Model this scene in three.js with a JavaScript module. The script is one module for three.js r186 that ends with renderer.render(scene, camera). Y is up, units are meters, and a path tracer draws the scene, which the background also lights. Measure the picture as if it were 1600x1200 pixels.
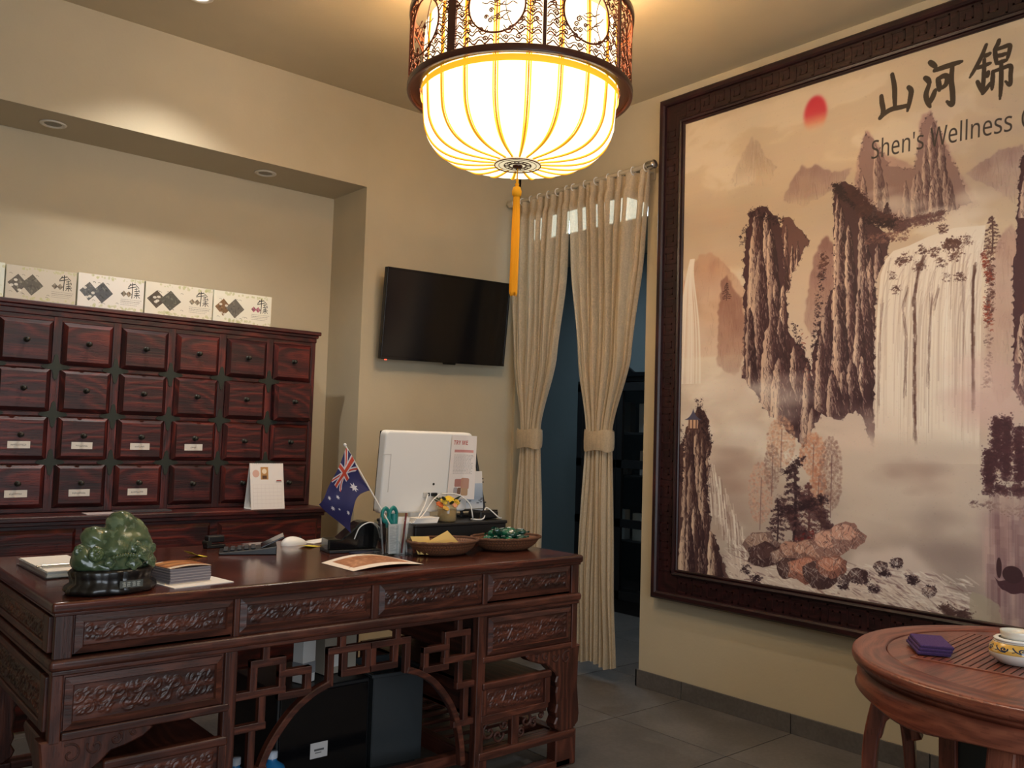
import * as THREE from 'three';
import { RoundedBoxGeometry } from 'three/addons/geometries/RoundedBoxGeometry.js';
import { mergeGeometries, mergeVertices } from 'three/addons/utils/BufferGeometryUtils.js';
import { RectAreaLightUniformsLib } from 'three/addons/lights/RectAreaLightUniformsLib.js';
import { MarchingCubes } from 'three/addons/objects/MarchingCubes.js';

// ---------- camera, light, exposure ----------
const scene = new THREE.Scene();
const F = 1368.53, D2R = Math.PI / 180;
const camera = new THREE.PerspectiveCamera(47.348, 4 / 3, 0.05, 60);
camera.position.set(0, 1.25, 0);
camera.rotation.order = 'YXZ';
camera.rotation.set(3.5017 * D2R, -40.4488 * D2R, 1.708 * D2R);
camera.updateMatrixWorld(true);
const renderer = new THREE.WebGLRenderer({ antialias: true });
renderer.toneMapping = THREE.LinearToneMapping;
renderer.toneMappingExposure = 1.0;
renderer.shadowMap.enabled = true;
renderer.shadowMap.type = THREE.PCFSoftShadowMap;
RectAreaLightUniformsLib.init();
scene.background = new THREE.Color().setRGB(0.16, 0.2, 0.3);          // dusk sky outside the shop window

// room measures (metres)
const XR = 3.5, CH = 3.08, ZA = -4.095, XL = -1.8, ZF = 2.4;           // right wall, ceiling, back wall, left wall, shop front
const NX = 2.415, NL = -0.25, NT = 2.585, NB = -4.455;                 // niche: right, left, top, back
const JZ = -3.035, LT = 2.72;                                           // doorway: right jamb, lintel

// dusk daylight through the shop window behind the camera
{
  const w = new THREE.RectAreaLight(new THREE.Color().setRGB(0.84, 0.92, 1.0), 4.4, 3.2, 2.0);
  w.position.set(0.1, 1.5, ZF - 0.04); w.lookAt(0.1, 1.5, -5); scene.add(w);
}

// ---------- helpers ----------
function rngOf(seed) { let s = seed | 0; return () => { s = (s + 0x6d2b79f5) | 0; let t = Math.imul(s ^ (s >>> 15), 1 | s); t = (t + Math.imul(t ^ (t >>> 7), 61 | t)) ^ t; return ((t ^ (t >>> 14)) >>> 0) / 4294967296; }; }
const rnd = rngOf(11);
const lerp = (a, b, t) => a + (b - a) * t, clamp = (x, a = 0, b = 1) => Math.min(b, Math.max(a, x)), smooth = (a, b, x) => { const t = clamp((x - a) / (b - a)); return t * t * (3 - 2 * t); };
function hash(x, y) { let h = Math.imul(x, 374761393) + Math.imul(y, 668265263); h = Math.imul(h ^ (h >>> 13), 1274126177); return ((h ^ (h >>> 16)) >>> 0) / 4294967296; }
function vn(x, y) { const i = Math.floor(x), j = Math.floor(y); let u = x - i, v = y - j; u = u * u * (3 - 2 * u); v = v * v * (3 - 2 * v); return lerp(lerp(hash(i, j), hash(i + 1, j), u), lerp(hash(i, j + 1), hash(i + 1, j + 1), u), v); }
function fbm(x, y, o = 4) { let s = 0, a = 0.5, n = 0; for (let k = 0; k < o; k++) { s += a * vn(x, y); n += a; x = x * 2.03 + 17.1; y = y * 2.03 + 9.7; a *= 0.5; } return s / n; }
// where the line of sight through a pixel of the photograph meets a plane (axis = value)
function at(px, py, axis, value) {
  const d = new THREE.Vector3((px - 800) / F, -(py - 600) / F, -1).applyQuaternion(camera.quaternion);
  const t = (value - camera.position[axis]) / d[axis];
  return d.multiplyScalar(t).add(camera.position);
}
function tex(w, h, fn, srgb = true) {
  const a = new Uint8Array(w * h * 4);
  for (let j = 0; j < h; j++) for (let i = 0; i < w; i++) {
    const c = fn(i / w, j / h), k = (j * w + i) * 4;
    a[k] = clamp(c[0]) * 255; a[k + 1] = clamp(c[1]) * 255; a[k + 2] = clamp(c[2]) * 255; a[k + 3] = 255;
  }
  const t = new THREE.DataTexture(a, w, h); t.wrapS = t.wrapT = THREE.MirroredRepeatWrapping; t.magFilter = THREE.LinearFilter; t.minFilter = THREE.LinearMipmapLinearFilter; t.generateMipmaps = true;
  if (srgb) t.colorSpace = THREE.SRGBColorSpace;
  t.needsUpdate = true; return t;
}
function canvasTex(w, h, draw) {
  const c = document.createElement('canvas'); c.width = w; c.height = h; draw(c.getContext('2d'), w, h);
  const t = new THREE.CanvasTexture(c); t.colorSpace = THREE.SRGBColorSpace; return t;
}
const rgb = (r, g, b) => new THREE.Color().setRGB(r / 255, g / 255, b / 255, THREE.SRGBColorSpace);
const M = (c, rough = 0.6, more = {}) => new THREE.MeshPhysicalMaterial({ color: c, roughness: rough, ...more });

const used = {};
function numbered(n) { used[n] = (used[n] ?? -1) + 1; return used[n] ? n + '_' + String(used[n]).padStart(3, '0') : n; }
function shade(o) { o.traverse((m) => { if (m.isMesh) { m.castShadow = true; m.receiveShadow = true; } }); return o; }
function thing(name, label, category, [x, y, z] = [0, 0, 0], turn = 0, group) {
  const o = new THREE.Group(); o.name = numbered(name); scene.add(o); o.position.set(x, y, z); o.rotation.y = turn;
  o.userData = { label, category }; if (group) o.userData.group = group; return o;
}
function part(parent, name, geo, mat, label) {
  const m = new THREE.Mesh(Array.isArray(geo) ? merge(geo) : geo, mat); m.name = name; m.castShadow = m.receiveShadow = true; parent.add(m);
  if (label) m.userData.label = label; return m;
}
function single(name, label, category, geo, mat, group) {
  const m = part(scene, numbered(name), geo, mat); m.userData = { label, category }; if (group) m.userData.group = group; return m;
}
function struct(name, geo, mat, label, category) {
  const m = part(scene, name, geo, mat); m.userData = { kind: 'structure', label, category }; return m;
}
function plain(g) { const n = g.index ? g.toNonIndexed() : g; for (const k of Object.keys(n.attributes)) if (!['position', 'normal', 'uv'].includes(k)) n.deleteAttribute(k); if (!n.attributes.uv) n.setAttribute('uv', new THREE.BufferAttribute(new Float32Array(n.attributes.position.count * 2), 2)); return n; }
function merge(list) { return list.length === 1 ? list[0] : mergeGeometries(list.map(plain)); }
// uv in metres, the grain (u) along an axis, with a chance offset so that no two pieces repeat
function wuv(geo, g = 'x', off = true) {
  geo = plain(geo); const p = geo.attributes.position, n = geo.attributes.normal, uv = geo.attributes.uv, ox = off ? rnd() * 9 : 0, oy = off ? rnd() * 9 : 0, gi = 'xyz'.indexOf(g);
  for (let i = 0; i < p.count; i += 3) {
    const a = [0, 1, 2].map((k) => Math.abs(n.getComponent(i, k) + n.getComponent(i + 1, k) + n.getComponent(i + 2, k))); const k = a.indexOf(Math.max(...a));
    let b = [0, 1, 2].filter((q) => q !== k); if (b[1] === gi) b = [b[1], b[0]];
    for (let j = i; j < i + 3; j++) uv.setXY(j, p.getComponent(j, b[0]) + ox, p.getComponent(j, b[1]) + oy);
  }
  return geo;
}
function bx(w, h, d, x = 0, y = 0, z = 0, r = 0, g) {
  const geo = r > 0 ? new RoundedBoxGeometry(w, h, d, 1, Math.min(r, Math.min(w, h, d) * 0.45)) : new THREE.BoxGeometry(w, h, d);
  const out = wuv(geo, g || (w >= h && w >= d ? 'x' : h >= d ? 'y' : 'z')); out.translate(x, y, z); return out;
}
const span = (x0, x1, y0, y1, z0, z1, r = 0, g) => bx(x1 - x0, y1 - y0, z1 - z0, (x0 + x1) / 2, (y0 + y1) / 2, (z0 + z1) / 2, r, g);
const V = (x, y, z = 0) => new THREE.Vector3(x, y, z);
function tube(pts, r, seg = 0, rad = 6, closed = false) { const c = new THREE.CatmullRomCurve3(pts.map((p) => (p.isVector3 ? p : V(...p))), closed, 'centripetal'); return new THREE.TubeGeometry(c, seg || pts.length * 6, r, rad, closed); }
function lathe(pts, seg = 32) { return new THREE.LatheGeometry(pts.map(([r, y]) => new THREE.Vector2(r, y)), seg); }
function ext(pts, depth, bevel = 0, seg = 1) {
  const s = Array.isArray(pts) === false ? pts : new THREE.Shape(pts.map(([x, y]) => new THREE.Vector2(x, y)));
  return new THREE.ExtrudeGeometry(s, { depth, bevelEnabled: bevel > 0, bevelSize: bevel, bevelThickness: bevel, bevelOffset: -bevel, bevelSegments: seg, curveSegments: 10 });
}
function move(g, x, y, z) { g.translate(x, y, z); return g; }
// a raised panel: flat field, sloped border
function frustum(w, h, d, b, g = 'x') {
  const o = [[-w / 2, -h / 2, 0], [w / 2, -h / 2, 0], [w / 2, h / 2, 0], [-w / 2, h / 2, 0]], i = [[-w / 2 + b, -h / 2 + b, d], [w / 2 - b, -h / 2 + b, d], [w / 2 - b, h / 2 - b, d], [-w / 2 + b, h / 2 - b, d]];
  const q = []; const quad = (a, b2, c, e) => q.push(...a, ...b2, ...c, ...a, ...c, ...e);
  quad(i[0], i[1], i[2], i[3]); for (let k = 0; k < 4; k++) quad(o[k], o[(k + 1) % 4], i[(k + 1) % 4], i[k]);
  const geo = new THREE.BufferGeometry(); geo.setAttribute('position', new THREE.Float32BufferAttribute(q, 3)); geo.computeVertexNormals(); return wuv(geo, g);
}

// ---------- materials ----------
function woodMaps(seed, dark, mid, light, fine = 1) {
  const f = (u, v) => {
    const warp = fbm(u * 1.3 + seed, v * 4, 3), q = v * 34 * fine + warp * 16 + fbm(u * 0.7, v * 1.6 + seed) * 9, ring = Math.pow(0.5 + 0.5 * Math.sin(q * 2.2), 1.6);
    const streak = fbm(u * 4 + seed * 3, v * 150 * fine, 3), pore = vn(u * 30, v * 300 + seed), patch = fbm(u * 3 + 4 * seed, v * 3, 3);
    return clamp(0.42 * ring + 0.5 * streak - (pore > 0.78 ? 0.2 : 0) + (patch - 0.5) * 0.7 + 0.06);
  };
  const map = tex(768, 512, (u, v) => { const t = f(u, v); const a = t < 0.5 ? dark : mid, b = t < 0.5 ? mid : light, k = t < 0.5 ? t * 2 : t * 2 - 1; return [0, 1, 2].map((i) => lerp(a[i], b[i], k) / 255); });
  const bump = tex(768, 512, (u, v) => { const t = f(u, v); return [t, t, t]; }, false);
  for (const t of [map, bump]) t.repeat.set(1.7, 1.7);
  return { map, bumpMap: bump };
}
const wood = (maps, rough, bs, more = {}) => new THREE.MeshPhysicalMaterial({ ...maps, roughness: rough, bumpScale: bs, ...more });
const deskWood = woodMaps(1, [46, 23, 18], [78, 41, 31], [110, 60, 44]);
const cabWood = woodMaps(2, [34, 10, 11], [74, 23, 21], [126, 47, 34], 0.8);
const teaWood = woodMaps(3, [82, 40, 30], [122, 64, 48], [150, 86, 64], 1.3);
const mDesk = wood(deskWood, 0.38, 0.0006, { clearcoat: 0.12, clearcoatRoughness: 0.3 });
const mDeskTop = wood(deskWood, 0.25, 0.0003, { clearcoat: 0.6, clearcoatRoughness: 0.14, color: rgb(255, 226, 214) });
const mCab = wood(cabWood, 0.46, 0.0012, { clearcoat: 0.08, clearcoatRoughness: 0.35 });
const mTea = wood(teaWood, 0.36, 0.0004, { clearcoat: 0.25, clearcoatRoughness: 0.25 });
const mFrame = wood(woodMaps(5, [28, 12, 15], [44, 19, 22], [64, 29, 30]), 0.4, 0.0005, { clearcoat: 0.2, clearcoatRoughness: 0.3 });
const plaster = tex(512, 512, (u, v) => { const t = 0.97 + 0.03 * fbm(u * 9, v * 9, 5); return [t, t, t * 0.995]; });
const plasterBump = tex(512, 512, (u, v) => { const t = fbm(u * 120, v * 120, 3); return [t, t, t]; }, false);
const mWall = new THREE.MeshPhysicalMaterial({ color: rgb(195, 182, 156), map: plaster, bumpMap: plasterBump, bumpScale: 0.0003, roughness: 0.85 });
const mCeil = new THREE.MeshPhysicalMaterial({ color: rgb(195, 182, 156), map: plaster, bumpMap: plasterBump, bumpScale: 0.0003, roughness: 0.9 });
const mSlate = new THREE.MeshPhysicalMaterial({ color: rgb(112, 124, 128), map: plaster, roughness: 0.8 });
const tileMaps = [0, 1, 2].map((s) => tex(256, 256, (u, v) => { const t = 0.36 + 0.12 * (fbm(u * 5 + s * 9, v * 5, 5) - 0.5) + 0.05 * (vn(u * 120, v * 120 + s) - 0.5); return [t * 1.02, t * 0.97, t * 0.94]; }));
const mTile = tileMaps.map((map) => new THREE.MeshPhysicalMaterial({ map, roughness: 0.46 }));
const mGrout = M(rgb(58, 55, 53), 0.95);
const mWhite = M(rgb(232, 230, 226), 0.45), mPaper = M(rgb(236, 232, 226), 0.8), mBlack = M(rgb(24, 24, 26), 0.45), mBlackGloss = M(rgb(14, 14, 16), 0.12), mDark = M(rgb(16, 15, 16), 0.7);
const mBrass = M(rgb(120, 96, 60), 0.35, { metalness: 0.9 }), mIron = M(rgb(52, 50, 44), 0.5, { metalness: 0.5 }), mSteel = M(rgb(196, 194, 190), 0.25, { metalness: 1 });

// ---------- the room ----------
const T = 0.1;
{
  const slab = struct('floor', span(XL - T, 7, -0.08, -0.005, -7, ZF + T), mGrout, 'dark grey stone tile floor with thin joints', 'floor');
  const g = wuv(bx(0.596, 0.012, 0.596, 0, 0, 0, 0.0015), 'x', false); let k = 0;
  for (let i = -8; i < 5; i++) for (let j = -6; j < 8; j++) {
    const x = 3.02 + 0.6 * i + 0.3, z = -2.75 + 0.6 * j + 0.3; if (x < XL + 0.2 || x > 5.4 || z > ZF - 0.2) continue;
    const t = part(slab, 'tile', g, mTile[(i * 7 + j * 13 + 200) % 3]); t.position.set(x, -0.006, z); t.rotation.y = ((i * 5 + j * 3 + 100) % 4) * Math.PI / 2; k++;
  }
  struct('ceiling', span(XL - T, XR + T, CH, CH + 0.1, NB - 0.1, ZF + T), mCeil, 'cream painted plaster ceiling', 'ceiling');
  // back wall with the niche
  const back = struct('wall_back', [span(XL - T, NL, 0, CH, NB - T, ZA), span(NX, XR, 0, CH, NB - T, ZA), span(NL, NX, NT, CH, NB - T, ZA), span(NL, NX, 0, NT, NB - T, NB)], mWall, 'cream painted wall with a deep niche behind the drawer cabinet', 'wall');
  // right wall with the doorway
  struct('wall_right', [span(XR, XR + T, 0, CH, JZ, ZF + T), span(XR, XR + T, LT, CH, ZA, JZ), span(XR, XR + T, 0, CH, NB - T, ZA + 0.02)], mWall, 'cream painted wall carrying the framed landscape mural', 'wall');
  struct('wall_left', span(XL - T, XL, 0, CH, ZA, ZF + T), mWall, 'cream painted wall on the far side of the shop', 'wall');
  // shop front behind the camera: a window of 3.2 x 2.0 m
  struct('wall_front', [span(XL, -1.5, 0, CH, ZF, ZF + T), span(1.7, XR, 0, CH, ZF, ZF + T), span(-1.5, 1.7, 0, 0.5, ZF, ZF + T), span(-1.5, 1.7, 2.5, CH, ZF, ZF + T)], mWall, 'cream painted shop front wall around the window', 'wall');
  const win = struct('window_1', [span(-1.5, -1.44, 0.5, 2.5, ZF + 0.02, ZF + 0.1), span(1.64, 1.7, 0.5, 2.5, ZF + 0.02, ZF + 0.1), span(-1.5, 1.7, 0.5, 0.56, ZF + 0.02, ZF + 0.1), span(-1.5, 1.7, 2.44, 2.5, ZF + 0.02, ZF + 0.1), span(0.07, 0.13, 0.5, 2.5, ZF + 0.02, ZF + 0.1)], mBlack, 'black framed shop window', 'window');
  const glass = new THREE.MeshPhysicalMaterial({ color: 0xffffff, roughness: 0, transmission: 1, thickness: 0, ior: 1.5 });
  part(win, 'pane', span(-1.44, 0.07, 0.56, 2.44, ZF + 0.055, ZF + 0.061), glass); part(win, 'pane', span(0.13, 1.64, 0.56, 2.44, ZF + 0.055, ZF + 0.061), glass);
  // skirting tiles along the mural wall
  const sk = struct('baseboard_right', span(XR - 0.004, XR, 0, 0.08, JZ, ZF), mGrout, 'grey stone tile skirting under the mural', 'baseboard');
  for (let i = 0; i < 10; i++) { const z0 = i ? -2.75 + 0.6 * (i - 1) : JZ - 0.012, z1 = -2.75 + 0.6 * i - 0.004; if (z1 > ZF) break; part(sk, 'tile', span(XR - 0.013, XR - 0.004, 0, 0.084, z0, z1, 0.0015, 'z'), mTile[i % 3]); }
  part(sk, 'tile', span(XR - 0.013, XR + T + 0.01, 0, 0.084, JZ - 0.012, JZ - 0.001, 0.0015, 'x'), mTile[1]);
  // passage behind the doorway
  struct('wall_passage_far', span(5.3, 5.4, 0, 2.9, -6.6, -1.2), mSlate, 'slate blue painted wall of the passage behind the curtains', 'wall');
  struct('wall_passage_end', span(XR + T, 5.3, 0, 2.9, -6.6, -6.5), mSlate, 'slate blue painted end wall of the passage', 'wall');
  struct('wall_passage_near', span(XR + T, 5.3, 0, 2.9, -1.3, -1.2), mSlate, 'slate blue painted near end wall of the passage', 'wall');
  struct('wall_passage_side', [span(XR + T, XR + T + 0.03, 0, 2.9, -6.5, ZA), span(XR + T, XR + T + 0.03, 0, 2.9, JZ, -1.3), span(XR + T, XR + T + 0.03, LT, 2.9, ZA, JZ)], mSlate, 'slate blue inner face of the doorway wall', 'wall');
  struct('ceiling_passage', span(XR + T, 5.4, 2.76, 2.9, -6.6, -1.2), mCeil, 'pale ceiling of the passage', 'ceiling');
}
// uv round an upright axis, in metres
function cuv(geo, r = 0.4) { geo = plain(geo); const p = geo.attributes.position, n = geo.attributes.normal, uv = geo.attributes.uv; for (let i = 0; i < p.count; i += 3) { const up = Math.abs(n.getY(i)) > 0.8; let a0 = Math.atan2(p.getZ(i), p.getX(i)); for (let j = i; j < i + 3; j++) { let a = Math.atan2(p.getZ(j), p.getX(j)); if (a - a0 > 3) a -= 6.28319; if (a - a0 < -3) a += 6.28319; uv.setXY(j, a * r, up ? Math.hypot(p.getX(j), p.getZ(j)) : p.getY(j)); } } return geo; }

// ---------- lights of the place ----------
// the silk lantern: rim centre found from the rim's ellipse, 0.56 m across
{
  const LD = 3.2, K = LD / 2.2, P = V((812 - 800) / F, -(150 - 600) / F, -1).applyQuaternion(camera.quaternion).multiplyScalar(LD).add(camera.position);
  const R = 0.28, Hd = 0.19, rs = 0.244, hs = 0.172;
  const o = thing('pendant_lantern', 'glowing white silk palace lantern with a fretwork drum and yellow tassel', 'lantern', [P.x, P.y, P.z], 0); o.scale.setScalar(K); const up = (CH - P.y) / K;
  const mLac = M(rgb(74, 34, 20), 0.3, { clearcoat: 0.5, clearcoatRoughness: 0.2 }), mFret = M(rgb(112, 56, 28), 0.35, { metalness: 0.3 });
  // silk body: profile of the bulging lower part and the straight part inside the drum
  const prof = []; for (let k = 0; k <= 28; k++) { const r = 0.055 + (rs - 0.055) * (k / 28), h = hs * Math.pow(1 - Math.pow(Math.min(1, (r - 0.02) / (rs - 0.02)), 4.2), 1 / 3.2); prof.push([r, -h]); }
  prof.push([rs, 0.02], [rs, 0.1], [rs * 0.99, Hd - 0.03]);
  const N = 20, quarters = [0, 1, 2, 3].map((k) => new THREE.LatheGeometry(prof.map(([r, y]) => new THREE.Vector2(r, y)), 40, k * Math.PI / 2, Math.PI / 2));                      // scalloped between the ribs
  for (const body of quarters) { const p = body.attributes.position; for (let i = 0; i < p.count; i++) { const x = p.getX(i), z = p.getZ(i), a = Math.atan2(z, x), s = Math.abs(Math.sin(a * N / 2)); const k = 1 - 0.012 * (1 - s) * 1.6; p.setX(i, x * k); p.setZ(i, z * k); } body.computeVertexNormals(); }
  const silk = new THREE.MeshPhysicalMaterial({ color: rgb(250, 236, 190), roughness: 0.9, emissive: new THREE.Color().setRGB(1.0, 0.9, 0.64), emissiveIntensity: 1.75 });
  for (const q of quarters) part(o, 'silk_shade', q, silk).castShadow = false;
  const mRib = new THREE.MeshPhysicalMaterial({ color: rgb(200, 120, 24), roughness: 0.6, emissive: new THREE.Color().setRGB(0.7, 0.28, 0.01), emissiveIntensity: 0.8 });
  const mBand = new THREE.MeshPhysicalMaterial({ color: rgb(235, 170, 40), roughness: 0.7, emissive: new THREE.Color().setRGB(1.0, 0.74, 0.05), emissiveIntensity: 1.0 });
  for (let k = 0; k < N; k++) {
    const a = (k / N) * Math.PI * 2; part(o, 'rib', tube(prof.map(([r, y]) => V(Math.cos(a) * (r * 0.982 + 0.002), y - (y < -0.1 ? 0.0015 : 0), Math.sin(a) * (r * 0.982 + 0.002))), 0.0024, 60, 5), mRib);
    const b = []; for (const s of [-1, 1]) { const a2 = a + s * 0.021; b.push(tube(prof.map(([r, y]) => V(Math.cos(a2) * (r * 0.984 + 0.0005), y - (y < -0.1 ? 0.0006 : 0), Math.sin(a2) * (r * 0.984 + 0.0005))), 0.0019, 50, 4)); }
    part(o, 'silk_piping', b, mBand);
  }
  part(o, 'silk_band', new THREE.CylinderGeometry(rs + 0.0035, rs + 0.0035, 0.016, 80, 1, true).translate(0, -0.009, 0), new THREE.MeshPhysicalMaterial({ ...{ color: rgb(235, 170, 40), roughness: 0.7, side: THREE.DoubleSide }, emissive: new THREE.Color().setRGB(1.0, 0.5, 0.02), emissiveIntensity: 0.9 }), 'orange yellow silk band');
  // drum: two rims, posts, eight fretwork panels
  const ring = (r, y, w, h) => lathe([[r - w, y - h], [r, y - h], [r + 0.002, y - h + 0.002], [r + 0.002, y + h - 0.002], [r, y + h], [r - w, y + h], [r - w, y - h]], 96);
  part(o, 'lower_rim', [ring(R, 0, 0.007, 0.0085), lathe([[rs + 0.006, 0.0], [R - 0.006, 0.0], [R - 0.006, 0.003], [rs + 0.006, 0.003], [rs + 0.006, 0.0]], 96)], mLac); part(o, 'upper_rim', ring(R, Hd, 0.007, 0.009), mLac);
  const phi0 = Math.atan2(camera.position.z - P.z, camera.position.x - P.x);              // panels are placed by angle from the side that faces the shop
  const bend = (u, y, r = R - 0.003) => V(Math.cos(u) * r, y, Math.sin(u) * r);
  for (let k = 0; k < 8; k++) {
    const pc = phi0 + (12 + 45 * k) * D2R, half = 22.5 * D2R, wide = k === 0 || k === 4;
    { const a = pc + half, w = wide ? 0.011 : 0.004; const s = []; for (let i = 0; i < 4; i++) { const a0 = a + (i / 4 - 0.5) * w * 2 / R, a1 = a + ((i + 1) / 4 - 0.5) * w * 2 / R; const g = new THREE.BoxGeometry((a1 - a0) * R * 1.03, Hd, 0.006); g.rotateY(-(a0 + a1) / 2 + Math.PI / 2); g.translate(Math.cos((a0 + a1) / 2) * (R - 0.003), Hd / 2, Math.sin((a0 + a1) / 2) * (R - 0.003)); s.push(g); } part(o, 'post', s, mLac); }
    const rg = rngOf(50 + k), L = [], U = (m) => pc - m / R;              // m: metres along the panel, + towards the right as seen from outside
    const line = (pts, r = 0.0017, seg = 0) => L.push(tube(pts.map(([m, y]) => bend(U(m), y)), r, seg || pts.length * 4, 4));
    const cy = 0.1, cr = 0.066; const circ = []; for (let i = 0; i <= 40; i++) circ.push([Math.cos(i / 40 * 6.2832) * cr, cy + Math.sin(i / 40 * 6.2832) * cr]);
    line(circ, 0.0026, 60);
    const spiral = (x, y, s, dir) => { const p = []; for (let i = 0; i <= 14; i++) { const a = i / 14 * 9, r = s * (1 - i / 15); p.push([x + dir * Math.cos(a) * r, y + Math.sin(a) * r]); } line(p, 0.0016, 36); };
    const W = half * R - 0.006;
    for (let q = 0; q < 9; q++) for (const s of [-1, 1]) {                // cloud bands that flow round the roundel
      const y = 0.016 + q * 0.0205, inner = Math.abs(y - cy) < cr ? Math.sqrt(cr * cr - (y - cy) ** 2) : 0.0, x1 = s * W, x0 = s * Math.max(inner, q === 0 || q === 8 ? 0.004 : inner);
      const n = Math.max(4, Math.round(Math.abs(x1 - x0) / 0.007)), p = []; for (let i = 0; i <= n; i++) p.push([lerp(x0, x1, i / n), clamp(y + Math.sin(i * 1.7 + q * 2.1) * 0.0052, 0.01, Hd - 0.01)]); line(p);
      const p2 = p.map(([a, b], i) => [a, clamp(b + 0.0075 + 0.002 * Math.sin(i * 2.3 + q), 0.01, Hd - 0.01)]); line(p2, 0.0012);
      if (Math.abs(x1) - Math.abs(x0) > 0.022) { spiral(lerp(x0, x1, 0.45 + 0.3 * rg()), y + 0.008, 0.0068, s); if (Math.abs(x1) - Math.abs(x0) > 0.05) spiral(lerp(x0, x1, 0.2), y + 0.006, 0.006, -s); }
      if (q % 3 === 1) { const xx = x1 - s * 0.004; line([[xx, y - 0.003], [xx - s * 0.014, y - 0.003], [xx - s * 0.017, y + 0.003], [xx - s * 0.014, y + 0.009], [xx, y + 0.009]], 0.0012, 16); }
    }
    for (let q = 0; q < 6; q++) { const p = []; let x = -0.05 + rg() * 0.06, y = cy - 0.045 + rg() * 0.05; for (let i = 0; i < 5; i++) { p.push([x, y]); x += 0.006 + rg() * 0.008; y += (rg() - 0.35) * 0.016; if (Math.hypot(x, y - cy) > cr - 0.003) break; } if (p.length > 2) line(p, 0.0012); }
    { const p = []; for (let i = 0; i <= 8; i++) p.push([0.022 + 0.016 * Math.pow((i - 4) / 4, 2), cy - 0.052 + i * 0.013]); line(p, 0.0012); }
    for (let q = 0; q < 5; q++) spiral(-0.012 + (rg() - 0.5) * 0.05, cy - 0.02 + (rg() - 0.5) * 0.06, 0.0045 + rg() * 0.003, 1);   // blossoms of the picture in the roundel
    part(o, 'fretwork_panel', L, mFret);
  }
  // medallion, tassel and hanging rod
  const med = part(o, 'medallion', lathe([[0, -hs - 0.006], [0.05, -hs - 0.006], [0.0585, -hs - 0.003], [0.0585, -hs + 0.001], [0, -hs + 0.001]], 48), new THREE.MeshPhysicalMaterial({ color: rgb(240, 226, 190), roughness: 0.6, emissive: new THREE.Color().setRGB(1, 0.86, 0.55), emissiveIntensity: 0.75 }));
  for (const [r, w] of [[0.0575, 0.0016], [0.047, 0.0008], [0.034, 0.0012], [0.021, 0.0018]]) part(med, 'ring', new THREE.TorusGeometry(r, w, 6, 48).rotateX(Math.PI / 2).translate(0, -hs - 0.0065, 0), mLac);
  { const s = []; for (let i = 0; i < 8; i++) { const a = i * Math.PI / 4; s.push(new THREE.TorusGeometry(0.0055, 0.0013, 5, 14).rotateX(Math.PI / 2).translate(Math.cos(a) * 0.0275, -hs - 0.0065, Math.sin(a) * 0.0275)); } part(med, 'fret', s, mLac); }
  part(med, 'boss', new THREE.SphereGeometry(0.013, 20, 12).scale(1, 0.5, 1).translate(0, -hs - 0.008, 0), mLac);
  const mTas = new THREE.MeshPhysicalMaterial({ color: rgb(250, 170, 10), roughness: 0.75, sheen: 0.4 });
  const ty = -hs - 0.008, tas = part(o, 'tassel', [tube([V(0, ty, 0), V(0, ty - 0.05, 0)], 0.0016, 4, 5), lathe([[0.0015, ty - 0.03], [0.0045, ty - 0.035], [0.002, ty - 0.04], [0.006, ty - 0.046], [0.002, ty - 0.052]], 16), lathe([[0, ty - 0.05], [0.009, ty - 0.053], [0.0125, ty - 0.064], [0.0115, ty - 0.073], [0.007, ty - 0.079], [0, ty - 0.08]], 20)], mTas, 'knotted yellow tassel');
  { const s = []; const rg = rngOf(8); for (let i = 0; i < 90; i++) { const a = i * 2.4, r = 0.0095 * Math.sqrt(i / 90), l = 0.235 + rg() * 0.012; s.push(tube([V(Math.cos(a) * r * 0.8, ty - 0.078, Math.sin(a) * r * 0.8), V(Math.cos(a) * r, ty - 0.15, Math.sin(a) * r), V(Math.cos(a) * r * 1.02 - 0.002, ty - 0.08 - l, Math.sin(a) * r)], 0.0012, 5, 4)); } part(tas, 'fringe', s, mTas); }
  part(o, 'crossbar', [bx(R * 1.96, 0.012, 0.02, 0, Hd - 0.006, 0, 0.003), bx(0.02, 0.012, R * 1.96, 0, Hd - 0.006, 0, 0.003)], mLac);
  part(o, 'hanging_rod', new THREE.CylinderGeometry(0.007, 0.007, up - Hd, 14).translate(0, Hd + (up - Hd) / 2, 0), mLac);
  part(o, 'ceiling_rose', lathe([[0, up - 0.05], [0.02, up - 0.048], [0.05, up - 0.02], [0.058, up], [0, up]], 32), mLac);
  for (const [sx, sz] of [[1, 1], [1, -1], [-1, 1], [-1, -1]]) { const l = new THREE.PointLight(new THREE.Color().setRGB(1.0, 0.73, 0.49), 0.95, 0, 2); l.position.set(P.x + sx * 0.1 * K, P.y + 0.045 * K, P.z + sz * 0.1 * K); l.shadow.radius = 3; l.castShadow = true; scene.add(l); }   // four bulbs inside the silk
}
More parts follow.
